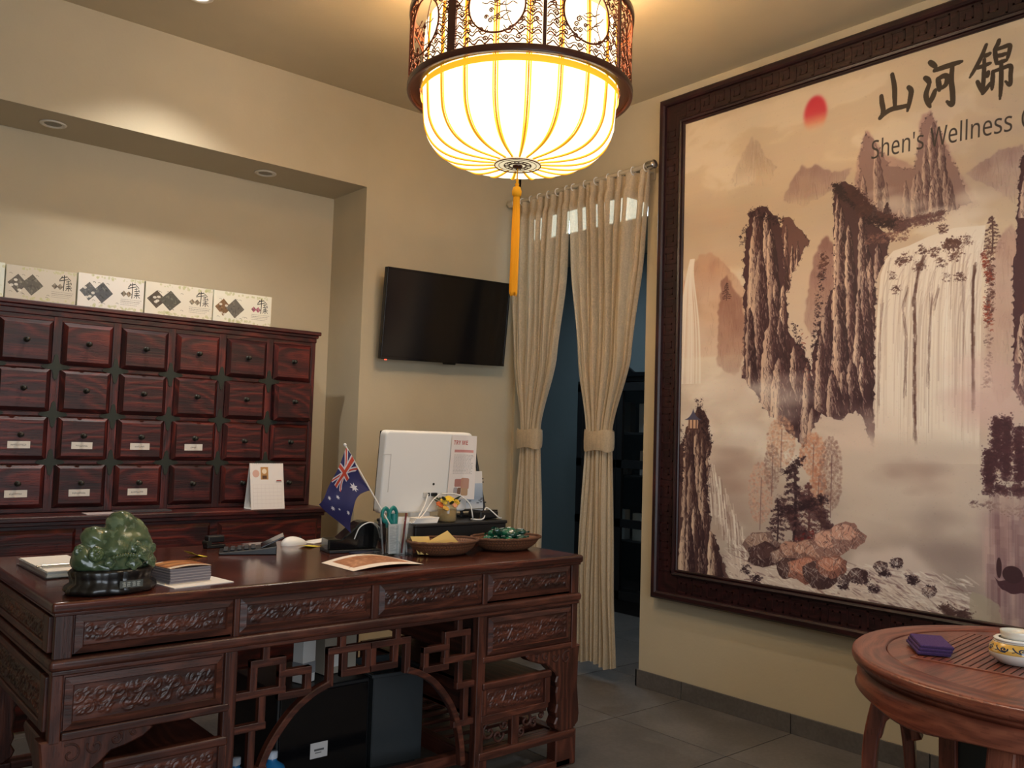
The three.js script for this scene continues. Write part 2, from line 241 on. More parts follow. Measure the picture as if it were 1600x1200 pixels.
// recessed spots
const mTrim = M(rgb(222, 214, 200), 0.4);
function spot(name, label, x, y, z, lit, group) {
  const o = thing(name, label, 'downlight', [x, y, z], 0, group);
  part(o, 'trim_ring', lathe([[0.036, -0.002], [0.04, -0.006], [0.05, -0.007], [0.055, -0.004], [0.056, -0.0008], [0.036, -0.0008]], 40), mTrim);
  part(o, 'lens', lathe([[0, -0.002], [0.036, -0.002], [0.036, -0.0008], [0, -0.0008]], 32), lit ? new THREE.MeshPhysicalMaterial({ color: 0xffffff, roughness: 0.4, emissive: new THREE.Color().setRGB(1, 0.93, 0.78), emissiveIntensity: 6 }) : M(rgb(120, 112, 100), 0.25));
  return o;
}
spot('downlight', 'lit recessed ceiling spot above the drawer cabinet', 1.3, CH, -3.64, true);
{ const l = new THREE.SpotLight(new THREE.Color().setRGB(1.0, 0.96, 0.9), 6.6, 0, 55 * D2R, 1, 2); l.position.set(1.3, CH - 0.02, -3.64); l.target.position.set(1.3, 0, -3.75); l.shadow.radius = 1.5; l.castShadow = true; scene.add(l, l.target); }
spot('downlight', 'lit recessed ceiling spot above the round tea table', 2.45, CH, -1.15, true);
{ const l = new THREE.SpotLight(new THREE.Color().setRGB(1.0, 0.92, 0.8), 4.2, 0, 58 * D2R, 1, 2); l.position.set(2.45, CH - 0.02, -1.15); l.target.position.set(2.45, 0, -1.15); l.shadow.radius = 1.5; l.castShadow = true; scene.add(l, l.target); }
for (const x of [0.902, 1.907]) spot('soffit_downlight', 'unlit recessed spot in the soffit of the niche', x, NT, -4.261, false, 'unlit spots in the niche soffit');
// cool light panel in the passage
{
  const o = thing('ceiling_light_panel', 'cool white light panel on the passage ceiling behind the curtains', 'light panel', [4.12, 2.76, -4.2]);
  part(o, 'housing', [span(-0.24, 0.24, -0.03, 0, -0.66, -0.64), span(-0.24, 0.24, -0.03, 0, 0.64, 0.66), span(-0.24, -0.22, -0.03, 0, -0.64, 0.64), span(0.22, 0.24, -0.03, 0, -0.64, 0.64)], mWhite);
  part(o, 'diffuser', span(-0.22, 0.22, -0.022, -0.004, -0.64, 0.64), new THREE.MeshPhysicalMaterial({ color: 0xffffff, roughness: 0.6, emissive: new THREE.Color().setRGB(0.66, 0.86, 1.0), emissiveIntensity: 6 }));
  const l = new THREE.RectAreaLight(new THREE.Color().setRGB(0.7, 0.87, 1.0), 3.0, 0.42, 1.26); l.position.set(4.12, 2.73, -4.2); l.lookAt(4.12, 0, -4.2); scene.add(l);
}

// ---------- television on the back wall ----------
{
  const w = 0.853, h = 0.492, o = thing('television', 'black wall mounted flat screen television beside the niche', 'television', [2.9, 1.905, ZA + 0.12]);
  const head = new THREE.Group(); head.name = 'panel'; head.rotation.set(7 * D2R, 0, 1.6 * D2R); o.add(head);
  part(head, 'casing', [bx(w, h, 0.03, 0, 0, -0.006, 0.006), bx(w * 0.6, h * 0.55, 0.035, 0, -0.03, -0.035, 0.01)], mBlack);
  part(head, 'bezel', [bx(w, 0.011, 0.008, 0, h / 2 - 0.0055, 0.012, 0.002), bx(w, 0.016, 0.008, 0, -h / 2 + 0.008, 0.012, 0.002), bx(0.011, h - 0.026, 0.008, -w / 2 + 0.0055, 0.002, 0.012, 0.002), bx(0.011, h - 0.026, 0.008, w / 2 - 0.0055, 0.002, 0.012, 0.002)], mBlackGloss);
  part(head, 'screen', bx(w - 0.022, h - 0.026, 0.004, 0, 0.0025, 0.011), M(rgb(15, 15, 18), 0.16));
  part(head, 'logo_bar', bx(0.085, 0.011, 0.012, 0.03, -h / 2 - 0.004, 0.006, 0.003), mBlackGloss);
  part(head, 'standby_lamp', bx(0.016, 0.006, 0.006, -w / 2 + 0.03, -h / 2 - 0.002, 0.014, 0.002), new THREE.MeshPhysicalMaterial({ color: rgb(200, 30, 20), emissive: new THREE.Color().setRGB(1, 0.12, 0.06), emissiveIntensity: 1.5 }), 'glowing red standby lamp');
  part(o, 'wall_bracket', [bx(0.3, 0.22, 0.012, 0, 0, -0.113, 0.002), bx(0.05, 0.16, 0.08, 0, 0, -0.075, 0.004)], mDark);
}

// ---------- curtains ----------
const mLinen = (() => {
  const map = tex(512, 512, (u, v) => { const t = 0.86 + 0.09 * (fbm(u * 60, v * 7, 3) - 0.5) + 0.1 * (vn(u * 260, v * 60) - 0.5) + 0.06 * (vn(u * 60, v * 260) - 0.5); return [t, t * 0.92, t * 0.79]; });
  map.repeat.set(2, 2);
  return new THREE.MeshPhysicalMaterial({ map, roughness: 0.8, transmission: 0.46, thickness: 0, side: THREE.DoubleSide, sheen: 0.2 });
})();
{
  const xr = XR - 0.09, yr = 2.679;
  const rod = thing('curtain_rod', 'pale metal curtain rod with end knobs above the doorway', 'curtain rod', [xr, yr, -3.5]);
  const mRod = M(rgb(206, 196, 176), 0.35, { metalness: 0.4 });
  part(rod, 'pole', new THREE.CylinderGeometry(0.0125, 0.0125, 1.17, 18).rotateX(Math.PI / 2), mRod);
  for (const s of [-1, 1]) { part(rod, 'finial', lathe([[0.0125, 0], [0.022, 0.002], [0.024, 0.02], [0.022, 0.04], [0.024, 0.043], [0.024, 0.05], [0.016, 0.056], [0, 0.058]], 20).rotateX(s * Math.PI / 2).translate(0, 0, s * (s < 0 ? 0.52 : 0.53)), s > 0 ? mSteel : mRod); part(rod, 'bracket', [bx(0.085, 0.012, 0.012, 0.046, -0.012, s * 0.5, 0.002), bx(0.006, 0.06, 0.03, 0.086, -0.02, s * 0.5, 0.002)], mRod); }
  function curtain(label, keys, seed, folds, dark) {
    const o = thing('curtain', label, 'curtain', [xr, 0, 0]);
    const S = 220, Tn = 90, yT = 2.665, yB = keys[keys.length - 1][0];
    const edge = (y) => { for (let i = 0; i + 1 < keys.length; i++) { const a = keys[i], b = keys[i + 1]; if (y <= a[0] && y >= b[0]) { const t = smooth(0, 1, (a[0] - y) / (a[0] - b[0])) * 0.5 + 0.5 * (a[0] - y) / (a[0] - b[0]); return [lerp(a[1], b[1], t), lerp(a[2], b[2], t)]; } } return [keys[0][1], keys[0][2]]; };
    const ph = (s) => s * folds * Math.PI * 2 + 1.5 * Math.sin(s * 7 + seed) + 0.8 * Math.sin(s * 17 + seed * 2);
    const pt = (s, y) => { const [l, r] = edge(y), w = r - l, am = 0.012 + 0.03 * clamp(w / 0.6) + (y > 2.58 ? -0.012 : 0); const p = ph(s); return [-am * (0.75 * Math.cos(p) + 0.3 * Math.cos(p * 0.5 + seed) + 0.18 * Math.sin(3 * p + y * 3)) + 0.006 * Math.sin(y * 5 + s * 9), y, l + w * s + 0.35 * (w / folds) * Math.sin(2 * p) * 0.3]; };
    const grid = (y0, y1, nt, push = 0) => { const pos = [], uv = [], idx = []; for (let j = 0; j <= nt; j++) for (let i = 0; i <= S; i++) { const s = i / S, y = lerp(y0, y1, j / nt), q = pt(s, y); pos.push(q[0] + push, q[1] + (j === nt && y1 < 0.3 ? 0.012 * Math.sin(s * 9 + seed) : 0), q[2]); uv.push(s * 1.4, y); } for (let j = 0; j < nt; j++) for (let i = 0; i < S; i++) { const a = j * (S + 1) + i; idx.push(a, a + 1, a + S + 1, a + 1, a + S + 2, a + S + 1); } const g = new THREE.BufferGeometry(); g.setAttribute('position', new THREE.Float32BufferAttribute(pos, 3)); g.setAttribute('uv', new THREE.Float32BufferAttribute(uv, 2)); g.setIndex(idx); g.computeVertexNormals(); return g; };
    part(o, 'drape', grid(2.6, yB, Tn), mLinen);
    part(o, 'header_tape', [grid(yT, 2.565, 6, 0), grid(2.655, 2.57, 5, 0.004)], mLinen, 'doubled gathered heading');
    // tieback: a band round the gathered cloth
    const [l, r] = edge(1.25), cz = (l + r) / 2, hw = (r - l) / 2 + 0.004; const ring = []; for (let i = 0; i < 24; i++) { const a = i / 24 * Math.PI * 2; ring.push([Math.sign(Math.cos(a)) * Math.pow(Math.abs(Math.cos(a)), 0.7) * 0.042, Math.sign(Math.sin(a)) * Math.pow(Math.abs(Math.sin(a)), 0.8) * hw]); }
    const pos = [], uv = [], idx = []; const H = [1.302, 1.285, 1.25, 1.212, 1.192], B = [0.002, 0.006, 0.008, 0.006, 0.001];
    H.forEach((y, j) => ring.concat([ring[0]]).forEach(([x, z], i) => { pos.push(x * (1 + B[j] * 14), y + 0.006 * Math.sin(i * 0.9 + j), cz + z * (1 + B[j] * 6)); uv.push(i * 0.03, y); }));
    for (let j = 0; j < 4; j++) for (let i = 0; i < 24; i++) { const a = j * 25 + i; idx.push(a, a + 1, a + 25, a + 1, a + 26, a + 25); }
    const g = new THREE.BufferGeometry(); g.setAttribute('position', new THREE.Float32BufferAttribute(pos, 3)); g.setAttribute('uv', new THREE.Float32BufferAttribute(uv, 2)); g.setIndex(idx); g.computeVertexNormals();
    part(o, 'tieback', g, mLinen);
    const [tl, tr] = edge(2.66); for (let i = 0; i < 7; i++) part(o, 'ring', new THREE.TorusGeometry(0.021, 0.0032, 7, 24).rotateY(0.25 * Math.sin(i * 3 + seed)).translate(0, yr - 0.006, lerp(tl + 0.02, tr - 0.02, i / 6)), mWhite);
  }
  curtain('cream linen curtain tied back beside the television', [[2.68, -4.045, -3.545], [2.2, -4.05, -3.565], [1.71, -4.007, -3.625], [1.31, -3.917, -3.745], [1.19, -3.914, -3.742], [0.72, -3.942, -3.703], [0.07, -3.935, -3.69]], 1.3, 8);
  curtain('cream linen curtain tied back beside the framed mural', [[2.68, -3.53, -2.955], [2.25, -3.497, -2.994], [1.69, -3.434, -3.057], [1.3, -3.357, -3.18], [1.19, -3.357, -3.178], [0.53, -3.392, -3.144], [0.075, -3.39, -3.122]], 4.1, 9);
}
// glazed black cabinet in the passage
{
  const o = thing('display_cabinet', 'tall black cabinet with glass doors standing in the passage', 'cabinet', [4.81, 0, -4.35]);
  const W0 = -0.5, W1 = 0.33, H = 1.72, d = 0.42; // along z
  part(o, 'body', [span(0.02, d, 0, H, W0, W0 + 0.03), span(0.02, d, 0, H, W1 - 0.03, W1), span(0.02, d, H - 0.03, H, W0, W1), span(0.02, d, 0, 0.1, W0, W1), span(d - 0.02, d, 0, H, W0, W1)], mBlack);
  const bands = [1.62, 1.05, 0.62, 0.1];
  for (let k = 0; k < 2; k++) { const z0 = W0 + k * (W1 - W0) / 2, z1 = z0 + (W1 - W0) / 2; const f = part(o, 'door', [span(0, 0.025, 0.1, H - 0.02, z0 + 0.002, z0 + 0.055), span(0, 0.025, 0.1, H - 0.02, z1 - 0.055, z1 - 0.002), ...bands.map((y) => span(0, 0.025, y, y + 0.06, z0, z1))], mBlack); for (let q = 0; q < 3; q++) part(f, 'pane', span(0.01, 0.014, bands[q + 1] + 0.06, bands[q], z0 + 0.055, z1 - 0.055), new THREE.MeshPhysicalMaterial({ color: 0xffffff, roughness: 0.02, transmission: 1, thickness: 0 })); }
  for (const y of [0.5, 0.98, 1.3]) part(o, 'shelf', span(0.05, d - 0.02, y, y + 0.015, W0 + 0.03, W1 - 0.03), mDark);
  part(o, 'pediment', ext([[-0.28, 0], [-0.3, 0.03], [-0.16, 0.035], [-0.1, 0.075], [0, 0.05], [0.1, 0.075], [0.16, 0.035], [0.3, 0.03], [0.28, 0]], 0.02, 0.004).rotateY(Math.PI / 2).translate(0.0, H, (W0 + W1) / 2), mBlackGloss);
  const rg = rngOf(21), tints = [[150, 150, 142], [96, 92, 80], [62, 50, 40], [120, 112, 100], [180, 182, 180]];
  for (const y of [0.515, 0.995, 1.315]) for (let k = 0; k < 4; k++) { const w = 0.09 + rg() * 0.06, h = 0.08 + rg() * 0.16, c = tints[Math.floor(rg() * 5)]; single('package', 'small packet on a shelf behind the glass of the black cabinet', 'package', bx(0.06, h, w, 4.81 + 0.14 + rg() * 0.1, y + h / 2, -4.35 + W0 + 0.14 + k * 0.19, 0.006), M(rgb(...c), 0.6), 'packets in the glazed cabinet'); }
}

// ---------- the mural ----------
{
  const y0 = 0.627, y1 = 2.863, z0 = -2.77, z1 = 0.43, xp = XR - 0.03, CW = 2048, CHH = 1431;
  const mp = (px, py) => { const p = at(px, py, 'x', xp); return [(p.z - z0) / (z1 - z0) * CW, (y1 - p.y) / (y1 - y0) * CHH]; };
  const art = canvasTex(CW, CHH, (c, w, h) => {
    const rg = rngOf(77), R = (a, b) => a + (b - a) * rg(), col = (k, a = 1) => `rgba(${k[0] | 0},${k[1] | 0},${k[2] | 0},${a})`;
    const mixc = (a, b, t) => a.map((x, i) => lerp(x, b[i], t));
    const ink = [44, 24, 34], umber = [96, 62, 68], mauve = [150, 118, 118], pale = [222, 198, 176], paper = [222, 206, 180], white = [246, 240, 232];
    // paper and washes
    const g0 = c.createLinearGradient(0, 0, 0, h); g0.addColorStop(0, col([210, 192, 164])); g0.addColorStop(0.35, col([220, 202, 176])); g0.addColorStop(0.6, col([224, 211, 197])); g0.addColorStop(1, col([178, 165, 156])); c.fillStyle = g0; c.fillRect(0, 0, w, h);
    { const q = document.createElement('canvas'), qw = 512, qh = 358; q.width = qw; q.height = qh; const d = q.getContext('2d'), im = d.createImageData(qw, qh); for (let j = 0; j < qh; j++) for (let i = 0; i < qw; i++) { const wx = fbm(i / 60, j / 40, 3) * 1.6, n = fbm(i / 46 + wx, j / 24 + wx * 0.7, 5), v = smooth(0.46, 0.66, n), k = (j * qw + i) * 4, low = j / qh; const dark = v > 0.5; im.data[k] = dark ? 246 : 176; im.data[k + 1] = dark ? 238 : 150; im.data[k + 2] = dark ? 228 : 142; im.data[k + 3] = Math.abs(v - 0.5) * 2 * (dark ? 105 - 60 * smooth(0.45, 0.8, low) : 46) * (low < 0.3 ? 0.35 + low * 2 : 1); } d.putImageData(im, 0, 0); c.imageSmoothingEnabled = true; c.drawImage(q, 0, 0, w, h); }
    const puff = (x, y, rx, ry, k, a) => { c.save(); c.translate(x, y); c.scale(rx, ry); const g = c.createRadialGradient(0, 0, 0, 0, 0, 1); g.addColorStop(0, col(k, a)); g.addColorStop(0.5, col(k, a * 0.55)); g.addColorStop(1, col(k, 0)); c.fillStyle = g; c.beginPath(); c.arc(0, 0, 1, 0, 7); c.fill(); c.restore(); };
    const puffP = (px, py, rx, ry, k, a) => { const [x, y] = mp(px, py); puff(x, y, rx, ry, k, a); };
    const mist = (x0, y0p, x1, y1p, n, k, a, s = 60) => { for (let i = 0; i < n; i++) { const [x, y] = mp(R(x0, x1), R(y0p, y1p)); puff(x, y, R(0.7, 2) * s, R(0.35, 0.9) * s, k, a * R(0.5, 1)); } };
    mist(1080, 330, 1180, 560, 20, [214, 176, 148], 0.22); mist(1090, 250, 1330, 400, 16, [196, 176, 160], 0.18, 50); mist(1450, 150, 1600, 330, 26, [190, 172, 166], 0.28, 46);
    const poly = (pts, fill) => { c.beginPath(); pts.forEach(([a, b], i) => { const [x, y] = mp(a, b); i ? c.lineTo(x, y) : c.moveTo(x, y); }); c.closePath(); if (fill) { c.fillStyle = fill; c.fill(); } };
    const rough = (pts, amp) => { const out = []; for (let i = 0; i < pts.length; i++) { const a = pts[i], b = pts[(i + 1) % pts.length], L = Math.hypot(b[0] - a[0], b[1] - a[1]), n = Math.max(1, Math.round(L / 5)); for (let k = 0; k < n; k++) out.push([lerp(a[0], b[0], k / n) + (rg() - 0.5) * amp, lerp(a[1], b[1], k / n) + (rg() - 0.5) * amp]); } return out; };
    const inside = (pts, x, y) => { let r = false; for (let i = 0, j = pts.length - 1; i < pts.length; j = i++) { const [xi, yi] = pts[i], [xj, yj] = pts[j]; if (yi > y !== yj > y && x < (xj - xi) * (y - yi) / (yj - yi) + xi) r = !r; } return r; };
    const box = (pts) => [Math.min(...pts.map((p) => p[0])), Math.min(...pts.map((p) => p[1])), Math.max(...pts.map((p) => p[0])), Math.max(...pts.map((p) => p[1]))];
    // far hill: soft top edge, dissolving downwards into mist
    const hill = (pts, k, a, fade = 0.8) => { const P = rough(pts, 4), b = box(pts), [, ty] = mp(b[0], b[1]), [, by] = mp(b[0], b[3]); c.save(); c.filter = 'blur(2.5px)'; const g = c.createLinearGradient(0, ty, 0, by); g.addColorStop(0, col(k, a)); g.addColorStop(fade, col(k, a * 0.35)); g.addColorStop(1, col(k, 0)); poly(P, g); c.filter = 'none'; poly(P); c.clip(); for (let i = 0; i < 90; i++) { const [x, y] = mp(R(b[0], b[2]), R(b[1], b[3])), s = R(8, 36); puff(x, y, s, s * R(0.7, 2.2), mixc(k, rg() < 0.5 ? umber : white, R(0.2, 0.6)), 0.16 * (1 - 0.8 * (y - ty) / (by - ty))); } for (let i = 0; i < 150; i++) { const [x, y] = mp(R(b[0], b[2]), R(b[1], b[3])); c.strokeStyle = col(mixc(k, rg() < 0.5 ? umber : white, 0.5), 0.14); c.lineWidth = R(1, 3); c.beginPath(); c.moveTo(x, y); c.lineTo(x + R(-8, 8), y + R(10, 50)); c.stroke(); } c.restore(); };
    hill([[1150, 262], [1168, 225], [1174, 212], [1178, 225], [1182, 216], [1196, 245], [1215, 262], [1200, 290], [1140, 290]], [186, 164, 142], 0.75);
    hill([[1222, 315], [1238, 280], [1255, 258], [1262, 262], [1275, 256], [1300, 270], [1330, 262], [1320, 285], [1280, 310], [1255, 322]], [150, 116, 114], 0.8, 0.9);
    hill([[1330, 330], [1342, 240], [1352, 205], [1362, 210], [1380, 240], [1430, 260], [1440, 180], [1452, 172], [1470, 205], [1500, 270], [1530, 320], [1420, 360], [1340, 350]], [174, 134, 130], 0.9, 0.95);
    hill([[1372, 330], [1383, 276], [1395, 290], [1412, 288], [1425, 320], [1410, 345], [1375, 345]], [212, 176, 156], 0.9, 1);
    hill([[1508, 272], [1560, 235], [1600, 225], [1600, 330], [1560, 300]], [170, 138, 138], 0.6);
    hill([[1060, 470], [1075, 425], [1092, 400], [1112, 395], [1140, 420], [1165, 450], [1160, 560], [1060, 560]], [196, 150, 126], 0.6, 1);
    hill([[1128, 440], [1136, 428], [1146, 450], [1160, 470], [1168, 540], [1150, 590], [1120, 570], [1122, 490]], [150, 104, 92], 0.85, 0.95);
    hill([[1255, 500], [1272, 400], [1290, 368], [1302, 380], [1305, 480], [1270, 530]], [140, 96, 92], 0.85, 0.95);
    // sun
    { const [x, y] = mp(1274, 179), rx = Math.abs(mp(1292, 179)[0] - x), ry = Math.abs(mp(1274, 208)[1] - y); c.save(); c.filter = 'blur(4px)'; const g = c.createLinearGradient(0, y - ry, 0, y + ry); g.addColorStop(0, col([204, 44, 66])); g.addColorStop(0.45, col([210, 62, 76])); g.addColorStop(0.72, col([226, 140, 106], 0.75)); g.addColorStop(1, col(paper, 0)); c.fillStyle = g; c.beginPath(); c.ellipse(x, y, rx, ry, 0, 0, 7); c.fill(); c.restore(); }
    // a stone pillar: overlapping pointed slabs, each with a pale left face and a dark right flank of fine axe-cut strokes
    const slab = (ax, ay, wl, wr, len, tint, lean = 0) => {
      const bot = ay + len, S = rough([[ax, ay], [ax + wr * 0.28, ay + len * 0.1], [ax + wr * 0.62 + lean * 0.4, ay + len * 0.4], [ax + wr + lean, bot], [ax - wl + lean, bot], [ax - wl * 0.75 + lean * 0.3, ay + len * 0.35], [ax - wl * 0.4, ay + len * 0.08]], 2.6);
      const P0 = mp(ax - wl, ay), P1 = mp(ax + wr, ay), light = mixc([238, 214, 190], tint, R(0, 0.25)), darkc = mixc(tint, ink, R(0.35, 0.8));
      const g = c.createLinearGradient(P0[0], 0, P1[0], 0); g.addColorStop(0, col(mixc(light, tint, 0.5))); g.addColorStop(0.14, col(light)); g.addColorStop(0.27, col(mixc(light, tint, 0.3))); g.addColorStop(0.42, col(mixc(tint, darkc, 0.75))); g.addColorStop(1, col(mixc(darkc, ink, 0.6)));
      poly(S, g); c.save(); poly(S); c.clip();
      const n = Math.round((wl + wr) * len * 0.075);
      for (let k = 0; k < n; k++) { const v = Math.pow(rg(), 0.85), u = R(-1, 1), px = ax + (u < 0 ? u * wl : u * wr) * (0.35 + 0.65 * v) + lean * v, py = ay + len * v, [X, Y] = mp(px, py), dk = rg() < 0.5 + 0.42 * u; c.strokeStyle = col(dk ? mixc(ink, tint, R(0, 0.5)) : mixc(light, white, R(0, 0.4)), dk ? R(0.3, 0.85) : R(0.12, 0.45)); c.lineWidth = R(1, 3); c.beginPath(); c.moveTo(X, Y); c.lineTo(X + R(-4, 7), Y + R(6, 20)); c.stroke(); }
      c.restore(); c.strokeStyle = col(ink, 0.55); c.lineWidth = 2; c.beginPath(); S.slice(0, Math.round(S.length * 0.45)).forEach(([x, y], i) => { const q = mp(x, y); i ? c.lineTo(...q) : c.moveTo(...q); }); c.stroke();
    };
    const cliff = (pts, n, sw, tint = umber, own = []) => {
      const P = rough(pts, 5), b = box(pts); poly(P, col(mixc(tint, ink, 0.35))); c.save(); poly(P); c.clip();
      const list = own.map((q) => q); for (let i = 0; i < n * 6 && list.length < n; i++) { const x = R(b[0], b[2]), y = R(b[1], b[3]); if (inside(pts, x, y)) list.push([x, y, R(0.4, 0.8) * sw, R(0.7, 1.3) * sw, R(70, 150)]); } list.sort((p, q) => p[1] + p[4] * 0.3 - q[1] - q[4] * 0.3);
      for (const [x, y, wl, wr, len] of list) slab(x, y, wl, wr, len, tint, R(-4, 6));
      c.restore();
      for (let i = 0; i < P.length; i++) { const [x, y] = P[i]; if (rg() < 0.45) continue; for (let q = 0; q < 3; q++) { const [X, Y] = mp(x + R(-2, 2), y + R(-2, 2)); c.fillStyle = col(ink, R(0.2, 0.6)); c.beginPath(); c.arc(X, Y, R(0.8, 2.6), 0, 7); c.fill(); } }
    };
    const scrub = (x0, y0p, x1, y1p, n, k, s = 4, a = 0.85) => { for (let i = 0; i < n; i++) { const t = rg(), [x, y] = mp(lerp(x0, x1, t) + R(-5, 5), lerp(y0p, y1p, t) + R(-7, 7)); c.fillStyle = col(mixc(k, ink, R(0, 0.5)), R(0.4, 1) * a); c.beginPath(); c.ellipse(x, y, R(0.5, 1.6) * s, R(0.25, 0.8) * s, R(-0.8, 0.8), 0, 7); c.fill(); for (let q = 0; q < 4; q++) { c.beginPath(); c.arc(x + R(-2, 2) * s, y + R(-1.6, 1.6) * s, R(0.1, 0.35) * s, 0, 7); c.fill(); } } };
    c.save(); c.globalAlpha = 0.6; cliff([[1338, 330], [1344, 240], [1353, 206], [1364, 215], [1392, 262], [1430, 262], [1442, 190], [1453, 174], [1468, 205], [1496, 268], [1520, 318], [1440, 345], [1350, 345]], 34, 13, [180, 144, 140]); c.restore(); mist(1340, 300, 1540, 350, 26, [232, 220, 206], 0.4, 40);
    // water on the left, then the pillars
    { const [xa, ya] = mp(1082, 405), [xb, yb] = mp(1072, 600); for (let i = 0; i < 60; i++) { const x = R(-1, 1); c.strokeStyle = col(white, R(0.2, 0.6)); c.lineWidth = R(2, 6); c.beginPath(); c.moveTo(xa + x * 8, ya); c.bezierCurveTo(xa - 20 + x * 14, ya + 90, xa + x * 40, ya + 120, xb + 10 + x * 48, yb); c.stroke(); } }
    cliff([[1222, 342], [1232, 338], [1262, 372], [1264, 378], [1238, 430], [1232, 450], [1215, 480]], 14, 7, [150, 108, 98]);
    cliff([[1170, 336], [1182, 322], [1196, 322], [1212, 338], [1222, 360], [1226, 430], [1234, 520], [1262, 560], [1283, 645], [1256, 698], [1218, 662], [1196, 640], [1180, 612], [1160, 590], [1163, 480], [1162, 400]], 20, 16, umber, [[1184, 326, 16, 20, 190], [1197, 330, 8, 22, 180], [1189, 386, 14, 18, 190], [1206, 398, 10, 20, 200], [1186, 438, 20, 34, 210], [1212, 433, 10, 22, 200], [1224, 440, 8, 18, 190], [1203, 506, 20, 44, 180], [1217, 559, 18, 38, 150], [1240, 540, 10, 26, 160], [1262, 565, 10, 20, 130], [1172, 480, 10, 12, 150]]);
    scrub(1172, 332, 1220, 345, 70, ink, 4); scrub(1166, 350, 1160, 380, 30, ink, 3); scrub(1240, 505, 1262, 580, 60, ink, 4); scrub(1255, 520, 1262, 600, 14, [150, 50, 34], 3);
    cliff([[1302, 300], [1316, 283], [1332, 290], [1352, 318], [1362, 345], [1392, 372], [1384, 402], [1368, 440], [1366, 560], [1366, 700], [1340, 640], [1312, 655], [1290, 650], [1272, 640], [1268, 560], [1282, 500], [1304, 440]], 22, 16, umber, [[1309, 301, 8, 14, 200], [1316, 322, 10, 14, 220], [1326, 345, 9, 16, 220], [1345, 335, 8, 22, 180], [1351, 413, 12, 16, 230], [1360, 398, 8, 14, 200], [1343, 475, 12, 18, 220], [1312, 500, 12, 24, 190], [1290, 433, 9, 16, 200], [1282, 520, 10, 20, 160], [1330, 560, 14, 26, 150], [1300, 580, 14, 24, 120], [1372, 380, 10, 16, 120]]);
    scrub(1304, 290, 1350, 330, 160, ink, 5); scrub(1326, 298, 1362, 330, 160, [84, 48, 52], 7); scrub(1340, 328, 1412, 354, 320, [92, 56, 58], 7); scrub(1352, 342, 1400, 352, 120, ink, 4); scrub(1400, 354, 1474, 336, 200, [128, 90, 88], 5, 0.7); scrub(1350, 375, 1420, 368, 60, [150, 108, 98], 5); scrub(1285, 420, 1272, 560, 90, ink, 4); scrub(1290, 400, 1282, 430, 30, [90, 52, 48], 5);
    // pine tops on the crests
    const pine = (px, py, s, k = ink) => { const [x, y] = mp(px, py); c.strokeStyle = col(k, 0.85); c.lineWidth = Math.max(2, s * 0.04); c.beginPath(); c.moveTo(x, y); c.quadraticCurveTo(x + s * 0.05, y - s * 0.5, x, y - s); c.stroke(); for (let i = 0; i < 9; i++) { const yy = y - s * (0.16 + 0.1 * i), ww = s * 0.33 * (1 - i / 10.5) * R(0.7, 1.15), sk = R(-0.4, 0.4) * ww; for (let q = 0; q < 46; q++) { const t = R(-1, 1); c.fillStyle = col(mixc(k, mauve, R(0, 0.55)), R(0.3, 0.85)); c.beginPath(); c.ellipse(x + sk + t * ww, yy + Math.abs(t) * s * 0.05 + R(-1, 1) * s * 0.025, Math.max(1.6, s * R(0.012, 0.035)), Math.max(1, s * R(0.006, 0.016)), R(-0.9, 0.9), 0, 7); c.fill(); } } };
    pine(1366, 340, 34); pine(1386, 335, 32); pine(1135, 470, 56, [74, 44, 42]); pine(1550, 395, 90, [70, 42, 42]);
    // the great fall
    { const lip = [[1384, 405], [1396, 392], [1420, 384], [1450, 370], [1490, 356], [1540, 352]], foot = 725;
      poly([...lip, [1534, 420], [1530, foot], [1366, foot], [1370, 500], [1376, 430]], col([240, 231, 219])); c.save(); poly([...lip, [1534, 420], [1530, foot], [1366, foot], [1370, 500], [1376, 430]]); c.clip();
      for (let i = 0; i < 420; i++) { let t = rg(); if ((t > 0.07 && t < 0.2) || (t > 0.5 && t < 0.74)) t = lerp(t, rg() < 0.5 ? 0.32 : 0.86, rg() * 0.9); const sx = lerp(1380, 1536, t), sy = lerp(402, 352, t) + R(0, 110), k = rg(), cc = k < 0.45 ? white : k < 0.8 ? [196, 178, 164] : [150, 122, 112]; const [x, y] = mp(sx, sy), [x2, y2] = mp(lerp(1372, 1530, t) + R(-3, 3), sy + R(60, 260)); c.strokeStyle = col(cc, R(0.1, 0.34)); c.lineWidth = R(0.8, 4); c.beginPath(); c.moveTo(x + R(0, 16), y); c.quadraticCurveTo(x2, y + 20, x2, y2); c.stroke(); }
      const streak = (pts, wd, a) => { for (let q = 0; q < 14; q++) { c.strokeStyle = col(mixc([104, 70, 62], ink, rg() * 0.4), a * R(0.15, 0.55)); c.lineWidth = wd * R(0.15, 0.6); c.setLineDash([R(20, 90), R(4, 40)]); c.beginPath(); pts.forEach(([p, r], i) => { const [x, y] = mp(p + R(-3, 3), r + R(-8, 8)); i ? c.lineTo(x, y) : c.moveTo(x, y); }); c.stroke(); c.setLineDash([]); } };
      streak([[1445, 405], [1434, 425], [1428, 470], [1430, 520], [1428, 600], [1430, 690]], 9, 0.85); streak([[1418, 450], [1412, 480], [1416, 540], [1414, 620]], 4, 0.7); streak([[1455, 460], [1452, 520], [1450, 600]], 5, 0.5); streak([[1524, 415], [1519, 440], [1520, 520], [1521, 640]], 9, 0.9); streak([[1378, 470], [1374, 540], [1372, 640]], 5, 0.5); streak([[1466, 450], [1459, 480]], 4, 0.6); streak([[1505, 440], [1507, 560]], 3, 0.35);
      c.restore();
